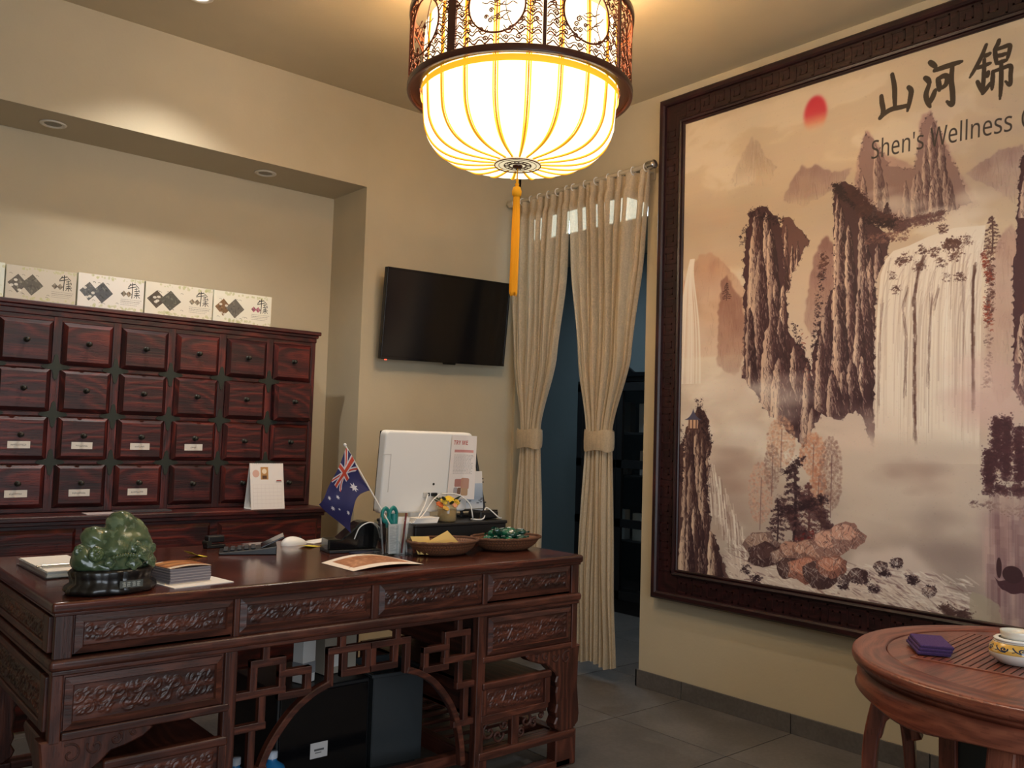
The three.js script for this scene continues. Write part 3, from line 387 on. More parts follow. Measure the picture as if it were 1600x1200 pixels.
      for (const [x, y, s] of [[1486, 382, 20], [1459, 393, 10], [1440, 390, 9], [1408, 408, 10], [1416, 402, 9], [1473, 358, 9], [1398, 452, 8], [1490, 400, 9], [1499, 392, 6], [1510, 375, 8], [1436, 415, 12], [1470, 410, 8], [1395, 430, 7], [1500, 432, 9], [1479, 433, 5]]) scrub(x - s * 0.6, y, x + s * 0.6, y + 1, 26, [110, 74, 66], s * 0.36, 0.85);
    }
    // right bank: russet pine slope and dark cliff edges
    hill([[1546, 420], [1560, 372], [1580, 350], [1592, 370], [1588, 600], [1560, 640], [1540, 560]], [186, 152, 140], 0.8, 1); scrub(1548, 380, 1546, 500, 110, [110, 70, 64], 4); scrub(1536, 395, 1548, 440, 60, [156, 58, 40], 3.4); scrub(1540, 470, 1546, 510, 40, [160, 60, 40], 3.2); scrub(1546, 500, 1540, 620, 50, [150, 116, 110], 4, 0.6);
    cliff([[1594, 250], [1640, 180], [1760, 150], [1820, 420], [1800, 720], [1640, 700], [1584, 610], [1584, 430]], 60, 20, [96, 58, 66]);
    // basin mist and spray
    mist(1080, 590, 1250, 720, 60, white, 0.3, 60); mist(1290, 690, 1540, 830, 150, [212, 199, 188], 0.38, 70); mist(1290, 640, 1400, 700, 30, [226, 208, 196], 0.3, 46); mist(1380, 720, 1460, 770, 16, [168, 146, 138], 0.3, 40); mist(1500, 560, 1590, 660, 26, [214, 184, 180], 0.3, 60);
    mist(1110, 700, 1160, 840, 26, [166, 140, 130], 0.3, 50); mist(1420, 800, 1510, 930, 34, [150, 134, 128], 0.25, 60);
    // left bank pillar with the small pavilion
    cliff([[1056, 720], [1070, 680], [1082, 650], [1094, 635], [1106, 650], [1110, 700], [1104, 760], [1112, 830], [1140, 905], [1100, 900], [1056, 890]], 22, 10, [110, 80, 74], [[1080, 722, 10, 14, 130], [1092, 690, 8, 14, 150], [1074, 800, 14, 16, 110], [1100, 760, 8, 14, 150], [1112, 820, 8, 18, 90]]); scrub(1092, 630, 1108, 690, 110, ink, 4); scrub(1068, 668, 1062, 760, 60, ink, 4); scrub(1106, 700, 1104, 800, 60, ink, 3.4);
    { const [x, y] = mp(1083, 655), s = 34; c.fillStyle = col([84, 82, 108]); c.beginPath(); c.moveTo(x - s, y + 2); c.quadraticCurveTo(x - 6, y - 6, x, y - s); c.quadraticCurveTo(x + 6, y - 6, x + s, y + 2); c.closePath(); c.fill(); c.fillStyle = col([216, 178, 150]); c.fillRect(x - s * 0.55, y + 2, s * 1.1, s * 0.9); c.fillStyle = col([92, 60, 58]); for (const q of [-0.5, -0.1, 0.3]) c.fillRect(x + q * s, y + 2, 4, s * 0.9); c.fillRect(x - s * 0.6, y + s * 0.85, s * 1.2, 5); }
    // little fall and rapids at the foot
    for (let i = 0; i < 220; i++) { const t = rg(), [x, y] = mp(lerp(1112, 1160, t) + R(-6, 6), lerp(750, 870, t) + R(-20, 30)); c.strokeStyle = col(rg() < 0.7 ? white : [150, 124, 116], R(0.3, 0.7)); c.lineWidth = R(1, 5); c.beginPath(); c.moveTo(x, y - 30); c.quadraticCurveTo(x + 6, y, x + 8, y + 40); c.stroke(); }
    { const rap = [[1140, 905], [1130, 860], [1180, 880], [1300, 905], [1340, 860], [1420, 855], [1500, 930], [1560, 970], [1480, 975], [1300, 940]]; c.save(); c.filter = 'blur(9px)'; poly(rough(rap, 6), col([228, 214, 204], 0.75)); c.restore(); for (let i = 0; i < 900; i++) { const px = R(1135, 1520), py = 878 + (px - 1135) * 0.14 + R(-26, 34); const [x, y] = mp(px, py); c.fillStyle = col(rg() < 0.36 ? mixc(umber, mauve, rg()) : white, R(0.2, 0.55)); c.beginPath(); c.ellipse(x, y, R(3, 20), R(0.8, 2.6), 0.22 + R(-0.3, 0.5), 0, 7); c.fill(); } for (const [px, py, s] of [[1344, 902, 15], [1318, 912, 8], [1400, 880, 7], [1380, 892, 9], [1425, 905, 8], [1165, 888, 7], [1180, 905, 8], [1452, 922, 9], [1366, 918, 7]]) scrub(px - s * 0.7, py, px + s * 0.7, py + 2, 60, ink, s * 0.4, 0.9); }
    // autumn trees on the mid bank
    const crown = (px, py, rx, ry, k, n = 900) => { const [x, y] = mp(px, py); for (let i = 0; i < n; i++) { const a = R(0, 6.28), r = Math.sqrt(rg()), d = [Math.cos(a) * r * rx, Math.sin(a) * r * ry]; c.fillStyle = col(mixc(k, rg() < 0.5 ? pale : umber, R(0, 0.5)), R(0.12, 0.4)); c.beginPath(); c.arc(x + d[0], y + d[1], R(1, 4.5), 0, 7); c.fill(); } c.strokeStyle = col(umber, 0.5); c.lineWidth = 3; c.beginPath(); c.moveTo(x, y + ry * 1.2); c.lineTo(x + 3, y - ry * 0.5); c.stroke(); };
    crown(1220, 690, 46, 74, [218, 168, 138]); crown(1188, 770, 42, 90, [214, 166, 146]); crown(1270, 710, 40, 60, [214, 150, 118]); crown(1278, 760, 26, 60, [200, 128, 96], 500); crown(1298, 740, 34, 100, [150, 116, 108]); crown(1206, 730, 26, 70, [150, 120, 112], 460);
    scrub(1206, 866, 1300, 846, 420, [74, 44, 50], 9, 0.75); for (const [x, y, n] of [[1232, 800, 260], [1254, 780, 260], [1276, 800, 240], [1246, 830, 300], [1290, 825, 160]]) for (let q = 0; q < 5; q++) scrub(x - 14 + q * 6, y - 22 + q * 8, x + 14 - q * 2, y + 22 - q * 6, n / 5, [78, 48, 54], 6, 0.6); pine(1240, 845, 210); pine(1214, 850, 130); pine(1282, 845, 130, [74, 46, 48]); pine(1262, 850, 170, [80, 46, 50]); scrub(1225, 740, 1252, 720, 60, ink, 5); scrub(1215, 800, 1290, 780, 150, ink, 5, 0.7); scrub(1240, 850, 1280, 830, 26, [140, 40, 40], 4);
    // boulders
    const boulder = (px, py, s0, k) => { const s = s0 * 1.22, S = []; for (let i = 0; i < 12; i++) { const a = i / 12 * 6.283; S.push([px + Math.cos(a) * s * R(0.8, 1.15), py + Math.sin(a) * s * 0.72 * R(0.8, 1.15)]); } poly(rough(S, 2), col(mixc(k, ink, 0.35))); poly(rough(S.map(([a, b]) => [px + (a - px) * 0.72 - s * 0.14, py + (b - py) * 0.6 - s * 0.2]), 2), col(k, 0.9)); c.save(); poly(S); c.clip(); for (let i = 0; i < 150; i++) { const a2 = R(-1, 1), [x, y] = mp(px + a2 * s, py + R(-s, s) * 0.7); c.strokeStyle = col(rg() < 0.5 + 0.3 * a2 ? ink : white, R(0.15, 0.5)); c.lineWidth = R(0.8, 2.4); c.beginPath(); c.moveTo(x, y); c.lineTo(x + R(-14, 20), y + R(4, 18)); c.stroke(); } c.restore(); };
    for (const [x, y, s, t] of [[1190, 850, 22, 0], [1196, 868, 24, 1], [1222, 872, 16, 0], [1240, 862, 22, 2], [1262, 860, 20, 2], [1283, 868, 24, 2], [1300, 850, 26, 3], [1322, 838, 24, 3], [1236, 888, 20, 1], [1258, 890, 24, 4], [1284, 896, 26, 1], [1300, 885, 20, 4], [1340, 900, 14, 1], [1318, 905, 9, 1], [1402, 878, 8, 1], [1375, 885, 10, 1], [1452, 925, 10, 0]]) boulder(x, y, s, [[176, 146, 134], [92, 66, 66], [196, 150, 132], [214, 166, 148], [206, 142, 120]][t]);
    // lake, far trees and the boat on the right
    c.save(); c.filter = 'blur(14px)'; poly([[1530, 800], [1600, 780], [1700, 775], [1700, 990], [1566, 990], [1545, 900]], col([168, 140, 144], 0.7)); c.restore(); for (let i = 0; i < 120; i++) { const [x, y] = mp(R(1540, 1640), R(810, 960)); c.strokeStyle = col(rg() < 0.5 ? [120, 88, 96] : [206, 178, 172], R(0.1, 0.3)); c.lineWidth = R(6, 20); c.beginPath(); c.moveTo(x, y - 60); c.lineTo(x, y + 60); c.stroke(); }
    for (const [x, y, s] of [[1558, 700, 70], [1572, 710, 90], [1592, 720, 80], [1610, 720, 90], [1546, 735, 50]]) { scrub(x, y - s * 0.6, x, y + s * 0.4, 150, [84, 48, 58], 7, 0.8); } scrub(1536, 765, 1640, 770, 160, [92, 58, 66], 6, 0.7); scrub(1515, 785, 1600, 800, 50, [130, 98, 98], 4, 0.8); mist(1530, 780, 1600, 800, 10, [190, 168, 160], 0.5, 30);
    { const B = [[1553, 900], [1560, 908], [1600, 902], [1640, 900], [1636, 926], [1580, 928], [1562, 918]]; poly(rough(B, 2), col([74, 44, 54])); const [x, y] = mp(1561, 902); c.fillStyle = col([64, 38, 46]); c.beginPath(); c.ellipse(x, y - 22, 6, 24, 0, 0, 7); c.fill(); const [a, b] = mp(1582, 898); c.beginPath(); c.ellipse(a, b, 22, 20, 0, 0, 7); c.fill(); c.fillStyle = col([120, 84, 90], 0.6); c.fillRect(x - 3, y + 24, 6, 46); }
    poly(rough([[1510, 975], [1518, 925], [1535, 930], [1560, 945], [1568, 985]], 3), col([176, 166, 148], 0.7)); scrub(1470, 950, 1515, 965, 90, [92, 66, 62], 6, 0.8);
    // the rest of the panorama to the right
    hill([[1800, 240], [1860, 120], [1930, 60], [1990, 150], [2080, 210], [2060, 420], [1820, 420]], [170, 134, 132], 0.8); hill([[2380, 300], [2480, 60], [2560, 20], [2660, 200], [2760, 330], [2700, 560], [2400, 560]], [166, 130, 130], 0.8);
    cliff([[2080, 330], [2130, 190], [2200, 150], [2270, 260], [2320, 460], [2340, 800], [2240, 860], [2100, 840], [2060, 600]], 40, 34, umber); scrub(2120, 190, 2250, 210, 200, ink, 9); scrub(2070, 400, 2060, 640, 120, ink, 7);
    cliff([[2620, 420], [2700, 260], [2800, 200], [2920, 240], [2940, 1300], [2700, 1240], [2600, 1000]], 46, 46, [110, 76, 76]); scrub(2680, 280, 2820, 240, 200, ink, 12);
    mist(1820, 760, 2700, 980, 90, [206, 192, 182], 0.4, 90); for (const [x, y, s] of [[1880, 960, 150], [1930, 980, 190], [2420, 1150, 200], [2480, 1160, 240], [2380, 1170, 160]]) pine(x, y, s, [78, 48, 54]); scrub(1840, 985, 2000, 1000, 200, [84, 54, 58], 10, 0.7); scrub(2340, 1180, 2540, 1190, 240, [84, 54, 58], 12, 0.7);
    for (const [x, y, s] of [[1900, 700, 120], [2050, 820, 140], [1820, 860, 100]]) mist(x - s, y - s, x + s, y + s, 12, white, 0.3, 70);
    // lettering
    const brush = (pts, wd) => { const P = pts.map(([x, y]) => { const q = mp(1250 + x / 4, y / 4); return V(q[0], q[1]); }); const cv = new THREE.CatmullRomCurve3(P), n = 60; c.fillStyle = col([62, 50, 40]); for (let i = 0; i <= n; i++) { const t = i / n, p = cv.getPoint(t), r = wd * (0.62 + 0.38 * Math.sin(Math.PI * (0.15 + 0.8 * t))) * (t > 0.93 ? 0.75 : 1); c.beginPath(); c.arc(p.x, p.y, r, 0, 7); c.fill(); } };
    const K = 6.9;
    for (const s of [
      [[576, 465], [590, 540], [592, 610], [594, 682]], [[508, 600], [512, 640], [520, 690], [510, 728]], [[500, 738], [520, 716], [570, 684], [640, 668], [684, 655]], [[678, 545], [694, 565], [688, 620], [672, 692]],
      [[812, 388], [830, 402], [850, 418]], [[782, 486], [800, 500], [812, 522]], [[806, 530], [788, 590], [796, 634], [814, 668]], [[812, 640], [832, 600], [846, 560]], [[842, 440], [900, 420], [960, 400], [1012, 384]], [[952, 416], [946, 500], [954, 590], [950, 654], [918, 634]], [[862, 492], [868, 530], [872, 566]], [[864, 492], [900, 474], [920, 480], [910, 530], [874, 556]],
      [[1164, 280], [1136, 350], [1100, 420], [1062, 484]], [[1146, 350], [1170, 344], [1190, 332]], [[1112, 424], [1150, 410], [1192, 394]], [[1152, 372], [1150, 450], [1146, 520], [1142, 588]], [[1108, 510], [1126, 545], [1142, 580]], [[1142, 584], [1166, 552], [1196, 512]], [[1176, 450], [1170, 480]],
      [[1244, 250], [1236, 276], [1216, 306]], [[1216, 308], [1222, 350], [1228, 398]], [[1222, 312], [1266, 296], [1310, 284], [1306, 330], [1294, 374]], [[1230, 350], [1262, 344], [1292, 334]], [[1230, 396], [1262, 386], [1294, 374]], [[1206, 446], [1204, 500], [1200, 560]], [[1206, 448], [1260, 428], [1314, 412], [1316, 470], [1312, 530], [1284, 508]], [[1258, 384], [1258, 460], [1256, 540], [1250, 618]],
    ].entries()) brush(s[1], s[0] < 12 ? K : K * 0.78);
    const a = mp(1360, 249), b = mp(1583, 204), cap = mp(1360, 221), A = 'Shen\u2019s Wellness'.replace('\u2019', "'"); c.fillStyle = col([58, 50, 48]); const hgt = (a[1] - cap[1]) / 0.72; c.font = `${hgt}px sans-serif`; const wd = c.measureText(A).width; c.save(); c.translate(a[0], a[1]); c.rotate(Math.atan2(b[1] - a[1], b[0] - a[0])); c.scale((b[0] - a[0]) / wd, 1); c.fillText(A, 0, 0); c.fillText('C', wd + hgt * 0.3, 0); c.restore();
    // print grain
    for (let i = 0; i < 9000; i++) { c.fillStyle = col(rg() < 0.5 ? ink : white, 0.05); c.fillRect(R(0, w), R(0, h), R(1, 5), R(1, 3)); }
  });
  const o = thing('framed_mural', 'huge framed landscape mural of cliffs, a waterfall and a red sun', 'mural', [XR, y0 - 0.11, (z0 + z1) / 2]);
  const hw = (z1 - z0) / 2, H = y1 - y0, oy = 0.11;
  const pl = new THREE.PlaneGeometry(z1 - z0, H); pl.rotateY(-Math.PI / 2); pl.translate(-0.03, oy + H / 2, 0);
  part(o, 'print', pl, new THREE.MeshPhysicalMaterial({ map: art, roughness: 0.62 }));
  part(o, 'backing_board', span(-0.029, -0.002, oy - 0.02, oy + H + 0.02, -hw - 0.02, hw + 0.02), mDark);
  // frame: outer moulding, carved key band, inner beads
  const Fw = 0.155, side = (name, len, vertical, sgn) => {
    const prof = [[0, 0.03], [0, 0.038], [0.004, 0.042], [0.009, 0.042], [0.012, 0.037], [0.015, 0.045], [0.024, 0.049], [0.03, 0.044], [0.032, 0.036], [0.118, 0.036], [0.12, 0.05], [0.128, 0.058], [0.146, 0.058], [Fw, 0.05], [Fw, 0.001]], q3 = [], half = vertical ? H / 2 : hw;
    const pt = (e, [a, d]) => { const s = e * (half + a), off = sgn * ((vertical ? hw : H / 2) + a); return vertical ? [-d, oy + H / 2 + s, off] : [-d, oy + H / 2 + off, s]; };
    for (let i = 0; i + 1 < prof.length; i++) { const A = pt(-1, prof[i]), B = pt(1, prof[i]), C2 = pt(1, prof[i + 1]), E = pt(-1, prof[i + 1]); if ((vertical ? 1 : -1) * sgn > 0) q3.push(...A, ...C2, ...B, ...A, ...E, ...C2); else q3.push(...A, ...B, ...C2, ...A, ...C2, ...E); }
    const fg = new THREE.BufferGeometry(); fg.setAttribute('position', new THREE.Float32BufferAttribute(q3, 3)); fg.computeVertexNormals(); const L = [wuv(fg, vertical ? 'y' : 'z')];
    const m = part(o, name, L, mFrame), b = [], n = Math.round(len / 0.09), q = new THREE.BoxGeometry(1, 1, 1);
    const bar = (s0, s1, t0, t1) => { b.push(vertical ? span(-0.0378, -0.035, s0, s1, sgn > 0 ? hw + t0 : -hw - t1, sgn > 0 ? hw + t1 : -hw - t0)   : span(-0.0378, -0.035, sgn > 0 ? oy + H + t0 : oy - t1, sgn > 0 ? oy + H + t1 : oy - t0, s0, s1)); };
    const s0 = vertical ? oy - 0.02 : -hw; for (let i = 0; i < n; i++) { const s = s0 + (i / n) * (vertical ? H + 0.04 : 2 * hw), p = 0.085, t = 0.007; // meander
      bar(s, s + p, 0.037, 0.037 + t); bar(s, s + t, 0.037, 0.11); bar(s, s + p * 0.72, 0.104, 0.111); bar(s + p * 0.72 - t, s + p * 0.72, 0.06, 0.111); bar(s + p * 0.28, s + p * 0.72, 0.06, 0.067); bar(s + p * 0.28, s + p * 0.28 + t, 0.06, 0.088); }
    part(m, 'meander_carving', b, mFrame);
  };
  side('frame_stile', H, true, -1); side('frame_stile', H, true, 1); side('frame_rail', 2 * hw, false, 1); side('frame_rail', 2 * hw, false, -1);
}

// ---------- carved relief panels ----------
function reliefHeights(w, h, seed) {                       // scrolling foliage and cloud curls, drawn as strokes and read back as heights
  const k = 1400, cw = Math.round(w * k), chh = Math.round(h * k), cv = document.createElement('canvas'); cv.width = cw; cv.height = chh; const c = cv.getContext('2d'), rg = rngOf(seed);
  c.fillStyle = '#000'; c.fillRect(0, 0, cw, chh); c.lineCap = 'round'; c.filter = 'blur(1.2px)';
  const stroke = (p, wd, v) => { c.strokeStyle = `rgb(${v},${v},${v})`; c.lineWidth = wd; c.beginPath(); p.forEach(([x, y], i) => (i ? c.lineTo(x, y) : c.moveTo(x, y))); c.stroke(); };
  const curl = (x, y, r, d, a0) => { const p = []; for (let i = 0; i <= 26; i++) { const t = i / 26, a = a0 + d * t * 8.5, q = r * (1 - 0.92 * t); p.push([x + Math.cos(a) * q, y + Math.sin(a) * q]); } stroke(p, 5.5, 210); stroke(p, 2, 255); };
  const n = Math.round(cw / 34);
  for (let i = 0; i < n; i++) { const x = (i + 0.5) / n * cw, up = i % 2 ? 1 : -1; curl(x, chh / 2 + up * chh * 0.2, chh * (0.17 + 0.08 * rg()), up, rg() * 6); if (rg() < 0.7) curl(x + 10, chh / 2 - up * chh * 0.26, chh * 0.12, -up, rg() * 6); for (let q = 0; q < 4; q++) { const a = rg() * 6.28; c.fillStyle = '#c8c8c8'; c.beginPath(); c.ellipse(x + (rg() - 0.5) * 34, chh * (0.15 + 0.7 * rg()), 7, 3.2, a, 0, 7); c.fill(); } }
  const body = []; for (let i = 0; i <= 50; i++) body.push([cw * (0.06 + 0.88 * i / 50), chh * (0.5 + 0.26 * Math.sin(i * 0.55 + seed))]); stroke(body, 9, 170); stroke(body, 4, 240);
  const d = c.getImageData(0, 0, cw, chh).data; return (u, v) => d[(clamp(Math.floor(v * chh), 0, chh - 1) * cw + clamp(Math.floor(u * cw), 0, cw - 1)) * 4] / 255;
}
function relief(w, h, seed, depth = 0.004) {
  const f = reliefHeights(w, h, seed), nx = Math.round(w / 0.0032), ny = Math.round(h / 0.0032), g = new THREE.PlaneGeometry(w, h, nx, ny), p = g.attributes.position;
  for (let i = 0; i < p.count; i++) { const u = p.getX(i) / w + 0.5, v = 0.5 - p.getY(i) / h, e = Math.min(u * w, (1 - u) * w, v * h, (1 - v) * h); p.setZ(i, depth * f(u, v) * smooth(0, 0.006, e)); }
  g.computeVertexNormals(); const uv = g.attributes.uv; for (let i = 0; i < p.count; i++) uv.setXY(i, p.getX(i) + seed, p.getY(i)); return g;
}

// ---------- the desk ----------
const DX = 0.595, DZ = -2.455, DH = 0.8, DD = 0.9, DW = 1.87;
{
  const o = thing('carved_desk', 'long reddish brown carved wooden desk with drawers, lattice front and curved legs', 'desk', [DX, 0, DZ]);
  part(o, 'desk_top', [span(-0.012, DW + 0.012, 0.77, DH, -DD - 0.01, 0.016, 0.009), span(-0.004, DW + 0.004, 0.762, 0.772, -DD, 0.008, 0.003)], mDeskTop);
  part(o, 'carcass', [span(0.012, DW - 0.012, 0.652, 0.764, -DD + 0.01, -0.012), span(0.012, 0.47, 0.452, 0.66, -DD + 0.01, -0.012), span(1.4, DW - 0.012, 0.452, 0.66, -DD + 0.01, -0.012)], mDesk);
  part(o, 'waist_moulding', [span(-0.01, DW + 0.01, 0.624, 0.655, -DD - 0.006, 0.014, 0.012), span(-0.002, DW + 0.002, 0.612, 0.626, -DD, 0.006, 0.004)], mDesk);
  const front = (x0, x1, y0, y1, seed, name) => {          // a drawer front: beveled frame, bead and carved field
    const w = x1 - x0, h = y1 - y0, cx = (x0 + x1) / 2, cy = (y0 + y1) / 2, d = part(o, name, [span(x0, x1, y0, y1, -0.014, -0.004, 0.002)], mDesk), b = 0.018;
    const bev = (pts) => { const g = new THREE.BufferGeometry(); const q = []; for (const [a, bb, c, e] of pts) q.push(...a, ...bb, ...c, ...a, ...c, ...e); g.setAttribute('position', new THREE.Float32BufferAttribute(q, 3)); g.computeVertexNormals(); return wuv(g, 'x'); };
    const O = [[x0, y0], [x1, y0], [x1, y1], [x0, y1]], I = [[x0 + b, y0 + b], [x1 - b, y0 + b], [x1 - b, y1 - b], [x0 + b, y1 - b]];
    part(d, 'beveled_frame', bev([0, 1, 2, 3].map((k) => { const a = O[k], c = O[(k + 1) % 4], e = I[(k + 1) % 4], f = I[k]; return [[...a, -0.003], [...c, -0.003], [...e, 0.003], [...f, 0.003]]; }).concat([0, 1, 2, 3].map((k) => { const a = I[k], c = I[(k + 1) % 4], q = 0.004, s = (p, m) => [cx + (p[0] - cx) * (1 - m / (w / 2)), cy + (p[1] - cy) * (1 - m / (h / 2))]; return [[...a, 0.003], [...c, 0.003], [...s(c, q), -0.003], [...s(a, q), -0.003]]; }))), mDesk);
    const r = relief(w - 2 * b - 0.008, h - 2 * b - 0.008, seed); r.translate(cx, cy, -0.003); part(d, 'carved_field', r, mDesk);
    return d;
  };
  [[0.05, 0.47], [0.492, 0.93], [0.962, 1.388], [1.416, 1.826]].forEach(([a, b], i) => front(a, b, 0.662, 0.76, 31 + i, 'drawer_front'));
  for (const [a, b] of [[0, 0.045], [0.472, 0.49], [0.932, 0.96], [1.39, 1.414], [1.83, DW]]) part(o, 'stile', span(a, b, 0.652, 0.766, -0.014, 0.002, 0.004), mDesk);
  for (const [a, b, s] of [[0.034, 0.446, 41], [1.424, 1.836, 42]]) front(a, b, 0.47, 0.604, s, 'pedestal_drawer');
  for (const x of [0, DW - 0.03]) for (const z of [-0.03, -DD]) part(o, 'corner_post', span(x, x + 0.03, 0.44, 0.616, z, z + 0.03, 0.005), mDesk);
  for (const x of [0.0, 1.4]) part(o, 'pedestal_rail', span(x + (x ? 0 : 0.03), x + 0.47 - (x ? 0.03 : 0), 0.445, 0.468, -0.03, 0.003, 0.005), mDesk);
  for (const x of [0.452, 1.375]) for (const z of [-0.034, -DD]) part(o, 'inner_post', span(x, x + 0.04, 0.0, 0.614, z, z + 0.034, 0.005), mDesk);
  // end panels
  for (const x of [0.004, DW - 0.004]) { const s = x < 1 ? -1 : 1; for (const [a, b] of [[0.664, 0.758], [0.466, 0.606]]) { part(o, 'end_frame', [span(x - 0.012, x + 0.012, a, b, -0.08, -0.032, 0.004), span(x - 0.012, x + 0.012, a, b, -DD + 0.032, -DD + 0.08, 0.004), span(x - 0.012, x + 0.012, b - 0.022, b, -DD + 0.08, -0.08, 0.004), span(x - 0.012, x + 0.012, a, a + 0.022, -DD + 0.08, -0.08, 0.004)], mDesk); const r = relief(0.72, b - a - 0.044, 60 + a * 10); r.rotateY(s * Math.PI / 2); r.translate(x + s * 0.006, (a + b) / 2, -DD / 2); part(o, 'end_carving', r, mDesk); } }
  // legs with carved brackets, one at every corner
  const legShape = (m) => { const s = new THREE.Shape(); const P = [[0.02, 0.452], [-0.13, 0.452], [-0.25, 0.456], [-0.262, 0.44], [-0.236, 0.42], [-0.19, 0.405], [-0.155, 0.398], [-0.13, 0.375], [-0.112, 0.362], [-0.1, 0.345], [-0.108, 0.325], [-0.1, 0.305], [-0.104, 0.285], [-0.097, 0.24], [-0.104, 0.21], [-0.096, 0.19], [-0.108, 0.168], [-0.1, 0.15], [-0.075, 0.132], [-0.01, 0.132], [0.02, 0.155], [0.024, 0.19], [0.012, 0.3], [0.014, 0.4]]; P.forEach(([x, y], i) => (i ? s.lineTo(m * x, y) : s.moveTo(m * x, y))); s.closePath(); return s; };
  for (const [x, m] of [[DW, 1], [0, -1]]) for (const z of [-0.05, -DD + 0.006]) {
    const g = wuv(ext(legShape(m), 0.044, 0.005, 1), 'y'); g.translate(x, 0, z); const leg = part(o, 'leg', g, mDesk);
    if (z > -0.2) { const s = [], c = (cx, cy, r, d, a0) => { const p = []; for (let i = 0; i <= 16; i++) { const t = i / 16, a = a0 + d * t * 7, q = r * (1 - 0.9 * t); p.push(V(x + m * (cx + Math.cos(a) * q), cy + Math.sin(a) * q, z + 0.0485)); } s.push(tube(p, 0.0032, 30, 5)); }; c(-0.055, 0.41, 0.028, 1, 1); c(-0.115, 0.42, 0.022, -1, 0.5); c(-0.165, 0.428, 0.017, 1, 2); c(-0.21, 0.437, 0.011, -1, 2); part(leg, 'scroll_carving', s, mDesk); }
    part(o, 'foot_block', span(m > 0 ? x - 0.1 : x - 0.008, m > 0 ? x + 0.008 : x + 0.1, 0, 0.134, z - 0.002, z + 0.05, 0.006), mDesk);
    const side = wuv(ext([[-0.044, 0.452], [0.16, 0.452], [0.17, 0.435], [0.13, 0.41], [0.06, 0.385], [0.03, 0.34], [0.02, 0.14], [-0.044, 0.14]].map(([a, b]) => [z > -0.2 ? a : -a - 0.0, b]), 0.036, 0.004), 'y'); side.rotateY(Math.PI / 2); side.translate(m > 0 ? x - 0.03 : x - 0.006, 0, z > -0.2 ? z + 0.0 : z + 0.0); part(o, 'side_bracket', side, mDesk);
  }
  // low hanging drawers beside the knee hole, their fret brackets and the foot frames
  for (const m of [1, -1]) {
    const X = (x) => (m > 0 ? x : 1.869 - x), sp = (a, b, ...r) => span(Math.min(X(a), X(b)), Math.max(X(a), X(b)), ...r);
    part(o, 'low_drawer', [sp(1.412, 1.73, 0.236, 0.252, -DD + 0.05, -0.012), sp(1.412, 1.728, 0.35, 0.362, -DD + 0.05, -0.012), sp(1.716, 1.73, 0.24, 0.36, -DD + 0.05, -0.012), sp(1.412, 1.424, 0.24, 0.36, -DD + 0.05, -0.012)], mDesk);
    const fr = part(o, 'low_drawer_front', [sp(1.4, 1.735, 0.352, 0.378, -0.02, 0.008, 0.007), sp(1.4, 1.725, 0.238, 0.262, -0.02, 0.002, 0.004), sp(1.4, 1.424, 0.262, 0.352, -0.02, 0.002, 0.003), sp(1.706, 1.732, 0.256, 0.352, -0.02, 0.002, 0.003), sp(1.42, 1.71, 0.26, 0.354, -0.018, -0.01)], mDesk);
    const r = relief(0.262, 0.076, 70 + m); r.translate((X(1.43) + X(1.7)) / 2, 0.307, -0.0095); part(fr, 'carved_field', r, mDesk);
    const sc = []; for (const [cx, cy, rr, d, a0] of [[1.45, 0.196, 0.034, 1, 1.2], [1.492, 0.176, 0.026, -1, 0.2], [1.52, 0.21, 0.018, 1, 3], [1.625, 0.205, 0.03, -1, 2], [1.664, 0.19, 0.02, 1, 1], [1.6, 0.17, 0.018, 1, 4], [1.7, 0.212, 0.014, -1, 2]]) { const p = []; for (let i = 0; i <= 18; i++) { const t = i / 18, a = a0 + d * t * 7.5, q = rr * (1 - 0.88 * t); p.push(V(X(cx) + m * Math.cos(a) * q, cy + Math.sin(a) * q, -0.014)); } sc.push(tube(p, 0.0055, 36, 5)); }
    part(o, 'fret_bracket', [...sc, sp(1.548, 1.584, 0.13, 0.238, -0.026, -0.002, 0.004), sp(1.41, 1.72, 0.226, 0.238, -0.026, -0.004, 0.003)], mDesk);
    part(o, 'foot_rail', [sp(1.392, 1.87, 0.104, 0.136, -0.05, 0.004, 0.007), sp(1.42, 1.85, 0.0, 0.03, -0.045, 0.0, 0.005), sp(1.392, 1.432, 0, 0.11, -0.045, 0.002, 0.005)], mDesk);
    part(o, 'foot_rail', [sp(1.392, 1.87, 0.104, 0.136, -DD, -DD + 0.05, 0.007), sp(1.82, 1.866, 0.06, 0.12, -DD + 0.05, -0.05, 0.006), sp(1.395, 1.435, 0.06, 0.12, -DD + 0.05, -0.05, 0.006)], mDesk);
    for (let i = 0; i < 9; i++) part(o, 'foot_slat', sp(1.435, 1.82, 0.1, 0.114, -0.12 - i * 0.085, -0.095 - i * 0.085, 0.003, 'x'), mDesk);
    for (const z of [-0.12, -DD + 0.14]) part(o, 'foot_stretcher', sp(0.935, 1.395, 0.07, 0.11, z - 0.02, z + 0.02, 0.006, 'x'), mDesk);
  }
  // lattice round the moon-shaped knee hole
  const cx = 1.54 - DX, zz = -0.024, q = 0.0115, hb = (x0, x1, y) => span(x0 - q, x1 + q, y - q, y + q, zz - 0.012, zz + 0.012, 0.003, 'x'), vb = (x, y0, y1) => span(x - q, x + q, Math.min(y0, y1) - q, Math.max(y0, y1) + q, zz - 0.0115, zz + 0.0115, 0.003, 'y');
